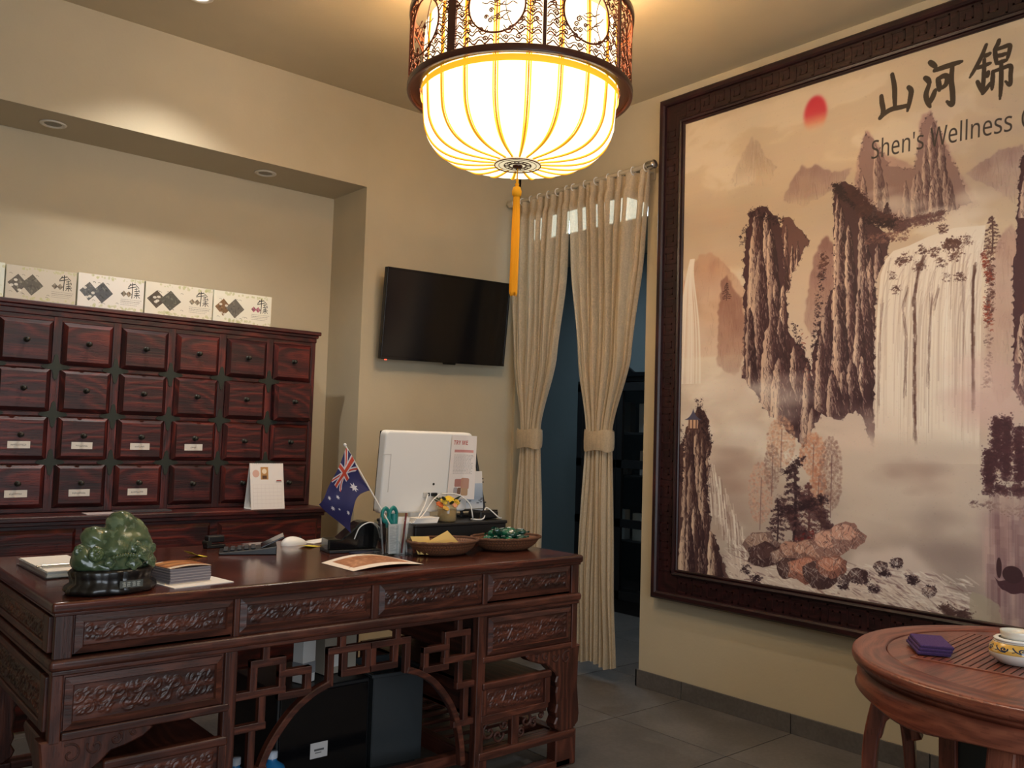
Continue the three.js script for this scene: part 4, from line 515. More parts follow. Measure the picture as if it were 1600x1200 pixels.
  for (const m of [-1, 1]) {
    const U = (x) => cx + m * (1.54 - x) * -1, H = (a, b, y) => hb(Math.min(U(a), U(b)), Math.max(U(a), U(b)), y), Vb = (x, a, b) => vb(U(x), a, b);
    for (const g of [H(1.09, 1.236, 0.475), H(1.143, 1.233, 0.562), Vb(1.143, 0.475, 0.562), Vb(1.234, 0.455, 0.562), Vb(1.18, 0.574, 0.606), H(1.234, 1.32, 0.521), Vb(1.32, 0.455, 0.521), H(1.234, 1.322, 0.455), Vb(1.173, 0.38, 0.464), H(1.09, 1.176, 0.38), Vb(1.145, 0.25, 0.37), H(1.09, 1.185, 0.25), Vb(1.396, 0.468, 0.566), H(1.396, 1.533, 0.566), Vb(1.445, 0.492, 0.555), H(1.445, 1.533, 0.492), Vb(1.53, 0.492, 0.555), Vb(1.437, 0.578, 0.606)]) part(o, 'lattice_bar', g, mDesk);
    const P = [[1.396, 0.468], [1.333, 0.443], [1.272, 0.4], [1.213, 0.329], [1.18, 0.262], [1.16, 0.19], [1.15, 0.105]].map(([x, y]) => new THREE.Vector2(U(x), y)); const cv = new THREE.SplineCurve(P), out = [], inn = []; for (let i = 0; i <= 30; i++) { const p = cv.getPoint(i / 30), t = cv.getTangent(i / 30); out.push([p.x - t.y * 0.0105, p.y + t.x * 0.0105]); inn.unshift([p.x + t.y * 0.0105, p.y - t.x * 0.0105]); }
    const g = wuv(ext([...out, ...inn], 0.024, 0.003), 'x'); g.translate(0, 0, zz - 0.012); part(o, 'arch_half', g, mDesk);
  }
}

// ---------- the drawer cabinet in the niche ----------
const UZ = -4.145, LZ = -3.995;
{
  const CX0 = 0.2, CX1 = 2.177, o = thing('medicine_cabinet', 'dark red wooden drawer cabinet with rows of small drawers, standing in the niche', 'cabinet', [(CX0 + CX1) / 2, 0, NB + 0.02]);
  const ox = (CX0 + CX1) / 2, oz = NB + 0.02, S = (x0, x1, y0, y1, z0, z1, r, g) => span(x0 - ox, x1 - ox, y0, y1, z0 - oz, z1 - oz, r, g);
  part(o, 'upper_case', [S(CX0, CX1, 0.87, 1.74, oz, UZ - 0.012)], mCab);
  part(o, 'cornice', [S(CX0 - 0.02, CX1 + 0.02, 1.75, 1.77, oz, UZ + 0.024, 0.005), S(CX0 - 0.01, CX1 + 0.01, 1.735, 1.752, oz, UZ + 0.013, 0.005), S(CX0 - 0.003, CX1 + 0.003, 1.712, 1.737, oz, UZ + 0.005, 0.004)], mCab);
  part(o, 'lower_case', [S(CX0, CX1, 0.08, 0.84, oz, LZ - 0.012), S(CX0 + 0.02, CX1 - 0.02, 0, 0.08, oz, LZ - 0.04)], mCab);
  part(o, 'ledge', [S(CX0 - 0.015, CX1 + 0.022, 0.846, 0.87, oz, LZ + 0.016, 0.006), S(CX0, CX1 + 0.008, 0.83, 0.848, oz, LZ + 0.006, 0.004)], mCab);
  const pitch = 0.2445, xs = (i) => 0.722 + pitch * i, ys = (r) => 0.893 + 0.2045 * r;
  for (let i = -2; i < 7; i++) part(o, 'stile', S(xs(i) - 0.038, i === 6 ? CX1 : xs(i) - 0.002, 0.872, 1.714, UZ - 0.016, UZ, 0.003, 'y'), mCab);
  for (let r = 0; r < 5; r++) part(o, 'rail', S(CX0 + 0.01, CX1 - 0.01, r ? ys(r) - 0.02 : 0.872, r === 4 ? 1.714 : ys(r) - 0.002, UZ - 0.016, UZ - 0.001, 0.003, 'x'), mCab);
  const variants = []; for (let k = 0; k < 6; k++) { const f = frustum(0.204, 0.184, 0.017, 0.017); variants.push(f); }
  const box = bx(0.196, 0.176, 0.2, 0, 0, -0.1), knob = lathe([[0.0, 0.03], [0.007, 0.029], [0.0105, 0.023], [0.0085, 0.016], [0.005, 0.011], [0.005, 0.004], [0.012, 0.002], [0.012, 0]], 14).rotateX(Math.PI / 2);
  const label = bx(0.085, 0.03, 0.0016), words = (s) => canvasTex(170, 60, (c, w, h) => { c.fillStyle = '#ddd6cc'; c.fillRect(0, 0, w, h); c.fillStyle = 'rgba(90,84,84,0.85)'; const rg = rngOf(s), n = 5 + Math.floor(rg() * 7); let x = w / 2 - n * 5.4; for (let i = 0; i < n; i++) { c.fillRect(x, 26 - rg() * 5, 3, 14); c.fillRect(x, 26 + rg() * 10, 8, 3.2); x += 10.8; } });
  const lab = { '0,0': 1, '1,0': 2, '2,0': 3, '0,1': 4, '1,1': 5, '2,1': 6, '3,1': 7 };
  for (let i = -2; i < 6; i++) for (let r = 0; r < 4; r++) {
    const d = part(o, 'drawer', [variants[(i * 3 + r * 5 + 20) % 6]], mCab), out = i === 5 && r === 2 ? 0.03 : i === 1 && r === 3 ? 0.003 : 0.001 + 0.002 * rnd(); d.position.set(xs(i) + 0.1025 - ox, ys(r) + 0.092, UZ - oz + out - 0.001); if (i === 5 && r === 2) { d.rotation.z = 0.012; }
    part(d, 'drawer_box', box, mCab); const k = part(d, 'knob', knob, mIron); k.position.set(0, lab[i + ',' + r] ? 0.012 : 0.004, 0.0165);
    if (lab[i + ',' + r]) { const l = part(d, 'label_card', label, new THREE.MeshPhysicalMaterial({ map: words(lab[i + ',' + r]), roughness: 0.7 })); l.geometry = new THREE.BoxGeometry(0.085, 0.03, 0.0016); l.position.set(-0.004, -0.03, 0.0185); l.rotation.z = (rnd() - 0.5) * 0.02; }
  }
  const cs = []; for (let k = 0; k < 4; k++) { const a = k * Math.PI / 2, rot = (x, y) => [x * Math.cos(a) - y * Math.sin(a), x * Math.sin(a) + y * Math.cos(a)]; cs.push(rot(0.015, -0.015), rot(0.032, -0.0105), rot(0.05, -0.0075), rot(0.058, 0), rot(0.05, 0.0075), rot(0.032, 0.0105)); }
  const cross = ext(cs, 0.002, 0.0006), mCross = M(rgb(46, 50, 42), 0.55, { metalness: 0.35 });
  for (let i = -1; i < 6; i++) for (let r = 1; r < 4; r++) { const m = part(o, 'cross_plate', cross, mCross); m.position.set(xs(i) - 0.02 - ox, ys(r) - 0.011, UZ - oz + 0.0005); }
  // wide drawers of the lower chest
  const wd = [[0.22, 0.44], [0.46, 1.03], [1.055, 1.605], [1.64, 2.155]]; for (const [a, b] of wd) for (const [y0, y1] of [[0.6, 0.815], [0.36, 0.58], [0.12, 0.34]]) { const d = part(o, 'wide_drawer', [move(frustum(b - a, y1 - y0, 0.016, 0.016), (a + b) / 2 - ox, (y0 + y1) / 2, LZ - oz - 0.012)], mCab); part(d, 'knob', knob.clone().translate((a + b) / 2 - ox, (y0 + y1) / 2, LZ - oz + 0.003), mIron); }
}

// ---------- things on the cabinet ----------
{
  const box = (k, x0, x1, h, z, tint, sq1, sq2, small, label, turn) => {
    const w = x1 - x0, o = thing('herb_box', label, 'box', [(x0 + x1) / 2, 1.77, z], turn, 'boxes on the drawer cabinet');
    const print = canvasTex(512, 256, (c, W, H) => {
      const rg = rngOf(k * 9 + 3); c.fillStyle = `rgb(${tint})`; c.fillRect(0, 0, W, H);
      c.fillStyle = 'rgba(176,178,120,0.45)'; for (const y of [0, H - 34]) for (let i = 0; i < 26; i++) { c.beginPath(); c.arc(W * (0.2 + 0.8 * rg()), y + 17 + (rg() - 0.5) * 24, 4 + rg() * 9, 0, 7); c.fill(); }
      const dia = (x, y, r, col) => { c.save(); c.beginPath(); c.moveTo(x - r, y); c.lineTo(x, y - r); c.lineTo(x + r, y); c.lineTo(x, y + r); c.closePath(); c.fillStyle = col; c.fill(); c.clip(); for (let i = 0; i < 60; i++) { c.fillStyle = `rgba(${rg() < 0.5 ? '30,28,24' : '190,184,160'},${0.08 + 0.2 * rg()})`; c.beginPath(); c.ellipse(x + (rg() - 0.5) * 2 * r, y + (rg() - 0.5) * 2 * r, 3 + rg() * 16, 2 + rg() * 6, rg() * 3, 0, 7); c.fill(); } c.restore(); };
      dia(84, 134, 72, sq1); dia(186, 134, 82, sq2); c.fillStyle = 'rgba(232,226,212,0.8)'; for (let i = 0; i < 4; i++) { c.beginPath(); c.ellipse(40 + rg() * 80, 100 + rg() * 90, 14, 10, 0, 0, 7); c.fill(); }
      c.strokeStyle = 'rgba(96,90,80,0.7)'; c.lineWidth = 3; for (let i = 0; i < 8; i++) { const x = 20 + rg() * 280, y = rg() < 0.5 ? 60 + rg() * 16 : 200 + rg() * 20; c.beginPath(); c.moveTo(x, y); c.quadraticCurveTo(x + 10, y - 12, x + 22, y + 3); c.stroke(); }
      dia(352, 122, 24, small); dia(392, 122, 24, small);
      c.fillStyle = 'rgba(120,112,104,0.75)'; for (let q = 0; q < 4; q++) { let x = 330; while (x < 490 - q * 10) { const l = 4 + rg() * 8; c.fillRect(x, 164 + q * 14, l, q === 1 ? 5 : 3); x += l + 3; } }
      c.strokeStyle = '#1c1a18'; c.lineCap = 'round'; const br = (p, lw) => { c.lineWidth = lw; c.beginPath(); p.forEach(([x, y], i) => (i ? c.lineTo(x, y) : c.moveTo(x, y))); c.stroke(); };
      br([[404, 40], [396, 56], [386, 66]], 6); br([[398, 50], [440, 38]], 7); br([[384, 76], [448, 58]], 6); br([[418, 30], [420, 80], [417, 150]], 6); br([[446, 44], [470, 66]], 5); br([[438, 78], [462, 72]], 5); br([[452, 66], [450, 96]], 4); br([[436, 96], [474, 88]], 5); br([[470, 78], [476, 96]], 4); br([[440, 112], [470, 106]], 5); br([[456, 100], [456, 148]], 5); br([[436, 126], [478, 120]], 5); br([[450, 126], [434, 146]], 4); br([[462, 126], [480, 144]], 4);
    });
    const g = new THREE.BoxGeometry(w, h, 0.045); g.translate(0, h / 2, -0.0225);
    part(o, 'carton', g, M(rgb(226, 224, 206), 0.6)); const p = new THREE.BoxGeometry(w - 0.001, h - 0.001, 0.001); p.translate(0, h / 2, 0.0006); part(o, 'printed_front', p, new THREE.MeshPhysicalMaterial({ map: print, roughness: 0.5 }));
    part(o, 'lid_seam', bx(w * 0.999, 0.002, 0.046, 0, h - 0.012, -0.0221), M(rgb(206, 204, 186), 0.6));
  };
  const Z = UZ - 0.012;
  box(0, 0.44, 0.733, 0.148, Z, '222,224,208', '#6a5c50', '#5a5a50', '#9a7a60', 'white and green box standing next to the dull grey box on the cabinet', 0.0);
  box(1, 0.738, 1.012, 0.144, Z, '200,190,172', '#5c544c', '#5c554a', '#8a7866', 'dull grey box with a single dark diamond on the drawer cabinet', 0.02);
  box(2, 1.018, 1.296, 0.15, Z + 0.006, '226,220,210', '#5a5c5e', '#4e5054', '#94765e', 'white box with two blue grey diamonds on the drawer cabinet', -0.03);
  box(3, 1.303, 1.616, 0.15, Z + 0.012, '224,216,198', '#4c4034', '#4e4c42', '#9c8468', 'wide cream box with dark brown diamonds on the drawer cabinet', -0.02);
  box(4, 1.624, 1.92, 0.152, Z + 0.01, '228,224,206', '#7a5838', '#645e56', '#d04a7a', 'cream box with a small pink emblem on the drawer cabinet', -0.01);
  // tent calendar
  const cal = thing('desk_calendar', 'white tent calendar standing on the cabinet ledge', 'calendar', [1.883, 0.87, UZ + 0.105], 0.03);
  const face = canvasTex(256, 320, (c, W, H) => { c.fillStyle = '#ece6e2'; c.fillRect(0, 0, W, H); c.fillStyle = '#b98a52'; c.fillRect(80, 26, 58, 88); c.fillStyle = '#f0dcc0'; c.beginPath(); c.arc(108, 56, 18, 0, 7); c.fill(); c.fillStyle = '#5a3a2a'; c.fillRect(92, 86, 34, 22); c.fillStyle = '#dcb0a0'; c.beginPath(); c.arc(44, 72, 26, 0, 7); c.fill(); c.fillStyle = '#a03030'; c.fillRect(200, 118, 38, 8); c.fillStyle = '#888'; c.fillRect(196, 128, 44, 6); c.strokeStyle = 'rgba(190,180,180,0.5)'; for (let i = 0; i < 6; i++) { c.strokeRect(20, 150 + i * 26, 216, 26); } for (let i = 0; i < 7; i++) { c.beginPath(); c.moveTo(20 + i * 31, 150); c.lineTo(20 + i * 31, 306); c.stroke(); } });
  { const f = new THREE.BoxGeometry(0.175, 0.222, 0.002); f.translate(0, 0.111, 0); f.rotateX(-0.17); f.translate(0, 0, 0.04); part(cal, 'front_leaf', f, new THREE.MeshPhysicalMaterial({ map: face, roughness: 0.6 })); const b = new THREE.BoxGeometry(0.175, 0.222, 0.002); b.translate(0, 0.111, 0); b.rotateX(0.17); b.translate(0, 0, -0.036); part(cal, 'back_leaf', b, mPaper); part(cal, 'base_fold', bx(0.175, 0.0015, 0.076, 0, 0.001, 0.002), mPaper); const s = []; for (let i = 0; i < 16; i++) s.push(new THREE.TorusGeometry(0.004, 0.0007, 4, 10).rotateY(Math.PI / 2).translate(-0.075 + i * 0.01, 0.219, 0.002)); part(cal, 'wire_binding', s, mSteel); }
  // loose papers on the ledge
  single('leaflet', 'pale printed leaflet lying on the cabinet ledge behind the jade carving', 'leaflet', bx(0.17, 0.003, 0.085, 1.15, 0.8718, LZ - 0.035), M(rgb(190, 176, 176), 0.6));
  single('leaflet', 'dark edged magazine lying on the cabinet ledge behind the jade carving', 'magazine', bx(0.24, 0.006, 0.07, 1.32, 0.8732, LZ - 0.085), M(rgb(70, 64, 66), 0.5));
}

// ---------- things on the desk ----------
const onDesk = (px, py) => at(px, py, 'y', DH);
const mClear = new THREE.MeshPhysicalMaterial({ color: rgb(240, 244, 246), roughness: 0.04, transmission: 1, thickness: 0, ior: 1.45 });
{ // jade carving
  const o = thing('jade_carving', 'green jade carving of a round figure with lotus flowers on a black carved stand', 'carving', [0.752, DH, -2.545], 0.12);
  const jadeMap = tex(256, 256, (u, v) => { const t = fbm(u * 6, v * 6, 5), s = fbm(u * 14 + 5, v * 14, 4), a = [66, 84, 58], b = [128, 138, 98], k = [38, 56, 42]; const m = t < 0.5 ? [0, 1, 2].map((i) => lerp(k[i], a[i], t * 2)) : [0, 1, 2].map((i) => lerp(a[i], b[i], (t - 0.5) * 2)); return m.map((x, i) => (x + (s > 0.62 ? 26 : 0)) / 255); });
  const jade = new THREE.MeshPhysicalMaterial({ map: jadeMap, roughness: 0.22, clearcoat: 0.5, clearcoatRoughness: 0.1 });
  const pale = new THREE.MeshPhysicalMaterial({ map: jadeMap, color: rgb(255, 255, 235), roughness: 0.2, clearcoat: 0.5, clearcoatRoughness: 0.1 });
  // body by distance field
  const res = 68, half = 0.135, mc = new MarchingCubes(res, jade, false, false, 160000); mc.isolation = 0;
  const B = [[0, 0.008, 0, 0.1, 0.036, 0.062], [0.0, 0.05, 0, 0.072, 0.05, 0.05], [-0.052, 0.082, -0.004, 0.034, 0.03, 0.034], [0.0, 0.066, 0.024, 0.046, 0.036, 0.032], [0.02, 0.108, -0.006, 0.042, 0.042, 0.038], [0.05, 0.086, -0.006, 0.042, 0.044, 0.038], [0.078, 0.044, 0.0, 0.03, 0.05, 0.04], [-0.082, 0.03, 0.004, 0.026, 0.034, 0.036], [-0.012, 0.05, 0.05, 0.026, 0.022, 0.018], [0.012, 0.095, 0.03, 0.014, 0.012, 0.01], [0.03, 0.078, 0.034, 0.03, 0.01, 0.012]];
  const sd = (x, y, z) => { let d = 1; for (const [cx, cy, cz, a, b, c] of B) { const k = Math.hypot((x - cx) / a, (y - cy) / b, (z - cz) / c), q = (k - 1) * Math.min(a, b, c), h = clamp(0.5 + 0.5 * (d - q) / 0.012); d = lerp(d, q, h) - 0.012 * h * (1 - h); } return d + 0.0016 * (vn(x * 120 + 7, y * 120 + z * 80) - 0.5) + 0.0011 * Math.sin(x * 150 + y * 60) * Math.sin(y * 170 + z * 90); };
  for (let k = 0; k < res; k++) for (let j = 0; j < res; j++) for (let i = 0; i < res; i++) mc.field[i + j * res + k * res * res] = -sd((i - res / 2) / (res / 2) * half, (j - res / 2) / (res / 2) * half + 0.075, (k - res / 2) / (res / 2) * half);
  mc.update(); const n = mc.count ?? mc.geometry.drawRange.count, pos = new Float32Array(n * 3), nor = new Float32Array(n * 3); for (let i = 0; i < n; i++) { pos[i * 3] = mc.positionArray[i * 3] * half; pos[i * 3 + 1] = mc.positionArray[i * 3 + 1] * half + 0.075; pos[i * 3 + 2] = mc.positionArray[i * 3 + 2] * half; for (let q = 0; q < 3; q++) nor[i * 3 + q] = mc.normalArray[i * 3 + q]; }
  const g = new THREE.BufferGeometry(); g.setAttribute('position', new THREE.BufferAttribute(pos, 3)); g.setAttribute('normal', new THREE.BufferAttribute(nor, 3)); const uv = new Float32Array(n * 2); for (let i = 0; i < n; i++) { uv[i * 2] = pos[i * 3] * 4 + pos[i * 3 + 2] * 2; uv[i * 2 + 1] = pos[i * 3 + 1] * 4; } g.setAttribute('uv', new THREE.BufferAttribute(uv, 2)); g.translate(0, 0.066, 0); part(o, 'figure', g, jade);
  const flower = (x, y, z, s, m, tilt) => { const L = []; for (let i = 0; i < 6; i++) { const a = i / 6 * 6.283, p = new THREE.SphereGeometry(s * 0.5, 12, 8).scale(1, 0.75, 0.34); p.rotateX(-0.35); p.translate(0, s * 0.55, 0); p.rotateZ(a); L.push(p); } const G = new THREE.Group(); const gg = merge(L); const uvv = gg.attributes.uv; gg.rotateX(tilt); gg.translate(x, y, z); const f = part(o, 'lotus_flower', gg, m); const hd = []; hd.push(new THREE.SphereGeometry(s * 0.34, 14, 10).scale(1, 1, 0.6).translate(0, 0, s * 0.16)); const hg = merge(hd); hg.rotateX(tilt); hg.translate(x, y, z); part(f, 'seed_head', hg, m); const sd2 = []; for (let i = 0; i < 6; i++) { const a = i * 1.05; sd2.push(new THREE.SphereGeometry(s * 0.06, 6, 5).translate(Math.cos(a) * s * 0.17, Math.sin(a) * s * 0.17, s * 0.36)); } const sg = merge(sd2); sg.rotateX(tilt); sg.translate(x, y, z); part(f, 'seeds', sg, pale); };
  flower(-0.066, 0.11, 0.055, 0.024, pale, -0.1); flower(-0.094, 0.118, 0.02, 0.019, jade, -0.2);
  flower(0.042, 0.122, 0.048, 0.021, jade, -0.3); flower(0.09, 0.112, 0.03, 0.02, jade, 0.0);
  const leaf = (x, y, z, s, ry, rx) => { const q = new THREE.SphereGeometry(s, 18, 10, 0, 6.283, 0, 1.2), p = q.attributes.position; for (let i = 0; i < p.count; i++) { const a = Math.atan2(p.getZ(i), p.getX(i)), r = 1 + 0.14 * Math.sin(a * 5); p.setX(i, p.getX(i) * r); p.setZ(i, p.getZ(i) * r); p.setY(i, (p.getY(i) - s * 0.5) * 0.7); } q.computeVertexNormals(); q.rotateX(rx); q.rotateY(ry); q.translate(x, y, z); const m = part(o, 'lotus_leaf', q, jade); m.material = jadeDouble; };
  const jadeDouble = jade.clone(); jadeDouble.side = THREE.DoubleSide; leaf(0.06, 0.106, 0.058, 0.026, 0.3, 1.0); leaf(0.085, 0.085, 0.05, 0.024, 0.6, 1.1); leaf(0.03, 0.083, 0.066, 0.022, -0.2, 1.2); leaf(-0.03, 0.088, 0.062, 0.018, 0, 1.3);
  { const s = []; for (let i = 0; i < 9; i++) s.push(new THREE.SphereGeometry(0.0062, 8, 6).translate(-0.026 + i * 0.0075, 0.1 + 0.004 * Math.sin(i * 0.4), 0.066 + 0.002 * Math.sin(i))); part(o, 'bead_string', s, pale); }
  // stand
  const st = lathe([[0, 0], [0.112, 0], [0.12, 0.008], [0.118, 0.02], [0.104, 0.03], [0.106, 0.045], [0.11, 0.058], [0.104, 0.066], [0, 0.066]], 72), p = st.attributes.position; for (let i = 0; i < p.count; i++) { const a = Math.atan2(p.getZ(i), p.getX(i)), y = p.getY(i), k = 1 + 0.03 * Math.sin(a * 9 + y * 60) * (y < 0.04 ? 1 : 0.4) + 0.02 * Math.sin(a * 23); p.setX(i, p.getX(i) * k); p.setZ(i, p.getZ(i) * k * 0.7); } st.computeVertexNormals(); part(o, 'stand', st, M(rgb(20, 17, 17), 0.3, { clearcoat: 0.3 }), 'black carved wooden stand');
  const plq = canvasTex(256, 64, (c, w, h) => { c.fillStyle = '#6c706c'; c.fillRect(0, 0, w, h); c.fillStyle = '#c9ccc4'; const rg = rngOf(5); for (let k = 0; k < 4; k++) { const x = 26 + k * 54; c.fillRect(x, 14, 40, 6); c.fillRect(x + 4, 30, 32, 6); c.fillRect(x + 16, 10, 7, 44); c.fillRect(x + (k % 2 ? 2 : 32), 24, 6, 28); c.fillRect(x + 2, 47, 38, 5); } });
  const pg = new THREE.BoxGeometry(0.062, 0.019, 0.003); pg.translate(0.018, 0.028, 0.0835); part(o, 'plaque', pg, new THREE.MeshPhysicalMaterial({ map: plq, roughness: 0.35, metalness: 0.5 }), 'small silver plaque with four characters');
}
{ // paper stack in a clear tray, pen
  const c = V(0.72, DH, -2.985), o = thing('paper_tray', 'clear plastic tray holding a stack of white paper at the desk end', 'paper tray', [c.x, c.y, c.z], 0.02);
  part(o, 'tray', [bx(0.15, 0.004, 0.35, 0, 0.002, 0, 0.001), bx(0.004, 0.02, 0.35, -0.073, 0.012, 0, 0.001), bx(0.15, 0.02, 0.004, 0, 0.012, 0.173, 0.001)], mClear);
  for (let k = 0; k < 5; k++) part(o, 'sheet_stack', bx(0.138, 0.0034, 0.33, (rnd() - 0.5) * 0.006, 0.0062 + k * 0.0036, (rnd() - 0.5) * 0.008), mPaper);
  single('pen', 'silver pen lying on the paper tray beside the jade carving', 'pen', [new THREE.CylinderGeometry(0.0045, 0.0045, 0.12, 12).rotateZ(Math.PI / 2).translate(0.715, DH + 0.0285, -2.885), new THREE.CylinderGeometry(0.0045, 0.001, 0.014, 12).rotateZ(Math.PI / 2).translate(0.648, DH + 0.0285, -2.885)], mSteel);
}
{ // wad of cards on a white sheet
  const p = onDesk(290, 901), c = V(0.985, DH, -2.615); single('paper_sheet', 'white paper sheet under the thick wad of brown cards', 'paper', new THREE.BoxGeometry(0.185, 0.0016, 0.15).rotateY(0.14).translate(0.985, DH + 0.001, -2.575), mPaper);
  const o = thing('card_stack', 'thick wad of brown covered cards stacked beside the jade carving', 'cards', [0.968, DH + 0.002, -2.62], 0.16);
  const cover = canvasTex(256, 192, (k, w, h) => { k.fillStyle = '#a8683a'; k.fillRect(0, 0, w, h); k.fillStyle = '#e8dccb'; k.fillRect(0, h - 34, w, 34); k.fillStyle = '#c98a50'; k.beginPath(); k.moveTo(20, 20); k.lineTo(200, 40); k.lineTo(180, 110); k.lineTo(30, 130); k.fill(); k.fillStyle = '#7a4a2a'; k.fillRect(10, 60, 230, 20); k.fillStyle = '#ead9c0'; k.fillRect(0, 0, 70, 16); });
  for (let k = 0; k < 16; k++) part(o, 'card', bx(0.128, 0.00245, 0.115, (rnd() - 0.5) * 0.004, 0.0014 + k * 0.0026, (rnd() - 0.5) * 0.004), M(rgb(...(k % 3 ? [118, 112, 118] : [150, 142, 144])), 0.6));
  const g = new THREE.BoxGeometry(0.129, 0.0014, 0.117, 12, 1, 1), q = g.attributes.position; for (let i = 0; i < q.count; i++) q.setY(i, q.getY(i) + 0.005 * Math.cos(q.getX(i) / 0.129 * 3.14)); g.translate(0, 0.0436, 0); g.computeVertexNormals(); part(o, 'top_card', g, new THREE.MeshPhysicalMaterial({ map: cover, roughness: 0.35 }), 'glossy brown top card');
}
{ // sticky notes
  const note = (label, x, z, s, lift, turn) => { const g = new THREE.BoxGeometry(s, 0.0006, s * 0.8, 10, 1, 1), p = g.attributes.position; for (let i = 0; i < p.count; i++) { const t = clamp(0.5 - p.getX(i) / s); p.setY(i, p.getY(i) + 0.0006 + lift * t * t); } g.rotateY(turn); g.translate(x, DH, z); g.computeVertexNormals(); single('sticky_note', label, 'note', g, M(rgb(226, 208, 70), 0.7)); };
  note('small yellow sticky note curling up on the bare desk top', 1.185, -3.075, 0.062, 0.02, 0.2); note('yellow sticky note beside the black phone dock and mouse', 1.66, -3.14, 0.07, 0.006, 0.5);
}
{ // calculator with a raised display
  const o = thing('calculator', 'black desk calculator with a tilted screen on the desk top', 'calculator', [1.385, DH, -3.09], -0.42);
  const wedge = wuv(ext([[-0.1, 0], [0.1, 0], [0.1, 0.03], [0.03, 0.02], [-0.1, 0.008]], 0.13, 0.003), 'x'); wedge.translate(0, 0, -0.065); part(o, 'body', wedge, mBlack);
  const keys = []; for (let i = 0; i < 5; i++) for (let j = 0; j < 4; j++) keys.push(bx(0.016, 0.005, 0.02, -0.078 + i * 0.024, 0.014 + i * 0.0022, -0.042 + j * 0.028, 0.002)); part(o, 'keys', keys, M(rgb(46, 46, 50), 0.5));
  const scr = bx(0.09, 0.006, 0.12, 0, 0, 0, 0.002); scr.rotateZ(0.45); scr.translate(0.085, 0.044, 0); part(o, 'display', scr, mBlackGloss);
  const st = thing('stapler', 'small black desk stapler standing behind the calculator', 'stapler', [1.33, DH, -3.27], 0.1); part(st, 'base', bx(0.075, 0.014, 0.04, 0, 0.007, 0, 0.004), mBlack); part(st, 'arm', bx(0.068, 0.026, 0.034, 0, 0.034, 0, 0.006), mBlack); part(st, 'hinge', new THREE.CylinderGeometry(0.01, 0.01, 0.04, 12).rotateX(Math.PI / 2).translate(-0.03, 0.02, 0), mIron);
}
{ // mouse
  const o = thing('computer_mouse', 'white computer mouse with its cord on the desk', 'mouse', [1.635, DH, -3.225], 0.3);
  const g = new THREE.SphereGeometry(1, 28, 16, 0, 6.283, 0, Math.PI / 2), p = g.attributes.position; for (let i = 0; i < p.count; i++) { const x = p.getX(i); p.setX(i, x * 0.062); p.setZ(i, p.getZ(i) * 0.034); p.setY(i, p.getY(i) * 0.032 * (1 - 0.25 * x)); } g.computeVertexNormals(); part(o, 'shell', g, mWhite); part(o, 'base_plate', new THREE.CylinderGeometry(1, 1, 0.004, 28).scale(0.061, 1, 0.033).translate(0, 0.002, 0), M(rgb(150, 146, 140), 0.5)); part(o, 'wheel', new THREE.CylinderGeometry(0.006, 0.006, 0.006, 12).rotateX(Math.PI / 2).translate(0.034, 0.025, 0), mBlack);
  part(o, 'cord', tube([V(0.06, 0.008, 0), V(0.1, 0.004, 0.012), V(0.16, 0.004, -0.01), V(0.2, 0.006, -0.02)], 0.0022, 24, 6), mWhite);
  single('paper_slip', 'folded white paper slip beside the mouse', 'paper', new THREE.BoxGeometry(0.13, 0.003, 0.07).rotateZ(0.04).rotateY(0.3).translate(1.76, DH + 0.0045, -3.255), mPaper);
}
{ // curved brown leaflet at the front edge
  const c = [onDesk(502, 880), onDesk(552, 893), onDesk(662, 882), onDesk(612, 871)], n = 24, pos = [], uv = [], idx = []; const P = (s, t) => { const a = c[1].clone().lerp(c[2], s), b = c[0].clone().lerp(c[3], s), q = a.lerp(b, t); q.y = DH + 0.0012 + 0.02 * Math.sin(Math.PI * s) * (0.5 + 0.5 * t); return q; };
  for (const top of [1, 0]) for (let i = 0; i <= n; i++) for (let j = 0; j <= 3; j++) { const q = P(i / n, j / 3); pos.push(q.x, q.y - (top ? 0 : 0.0007), q.z); uv.push(i / n, j / 3); } const W = 4, off = (n + 1) * W; for (let i = 0; i < n; i++) for (let j = 0; j < 3; j++) { const a = i * W + j; idx.push(a, a + W, a + 1, a + 1, a + W, a + W + 1, off + a, off + a + 1, off + a + W, off + a + 1, off + a + W + 1, off + a + W); }
  const g = new THREE.BufferGeometry(); g.setAttribute('position', new THREE.Float32BufferAttribute(pos, 3)); g.setAttribute('uv', new THREE.Float32BufferAttribute(uv, 2)); g.setIndex(idx); g.computeVertexNormals();
  const map = canvasTex(512, 256, (k, w, h) => { k.fillStyle = '#efe2d4'; k.fillRect(0, 0, w, h); k.fillStyle = '#a8704c'; k.fillRect(46, 34, w - 92, h - 84); const rg = rngOf(4); for (let i = 0; i < 160; i++) { k.fillStyle = `rgba(${rg() < 0.5 ? '120,72,44' : '214,166,128'},0.3)`; k.beginPath(); k.ellipse(50 + rg() * 412, 40 + rg() * 160, 6 + rg() * 30, 3 + rg() * 8, rg() * 3, 0, 7); k.fill(); } });
  single('brown_leaflet', 'bowed brown picture leaflet with white margins near the desk edge', 'leaflet', g, new THREE.MeshPhysicalMaterial({ map, roughness: 0.5, side: THREE.DoubleSide }));
}
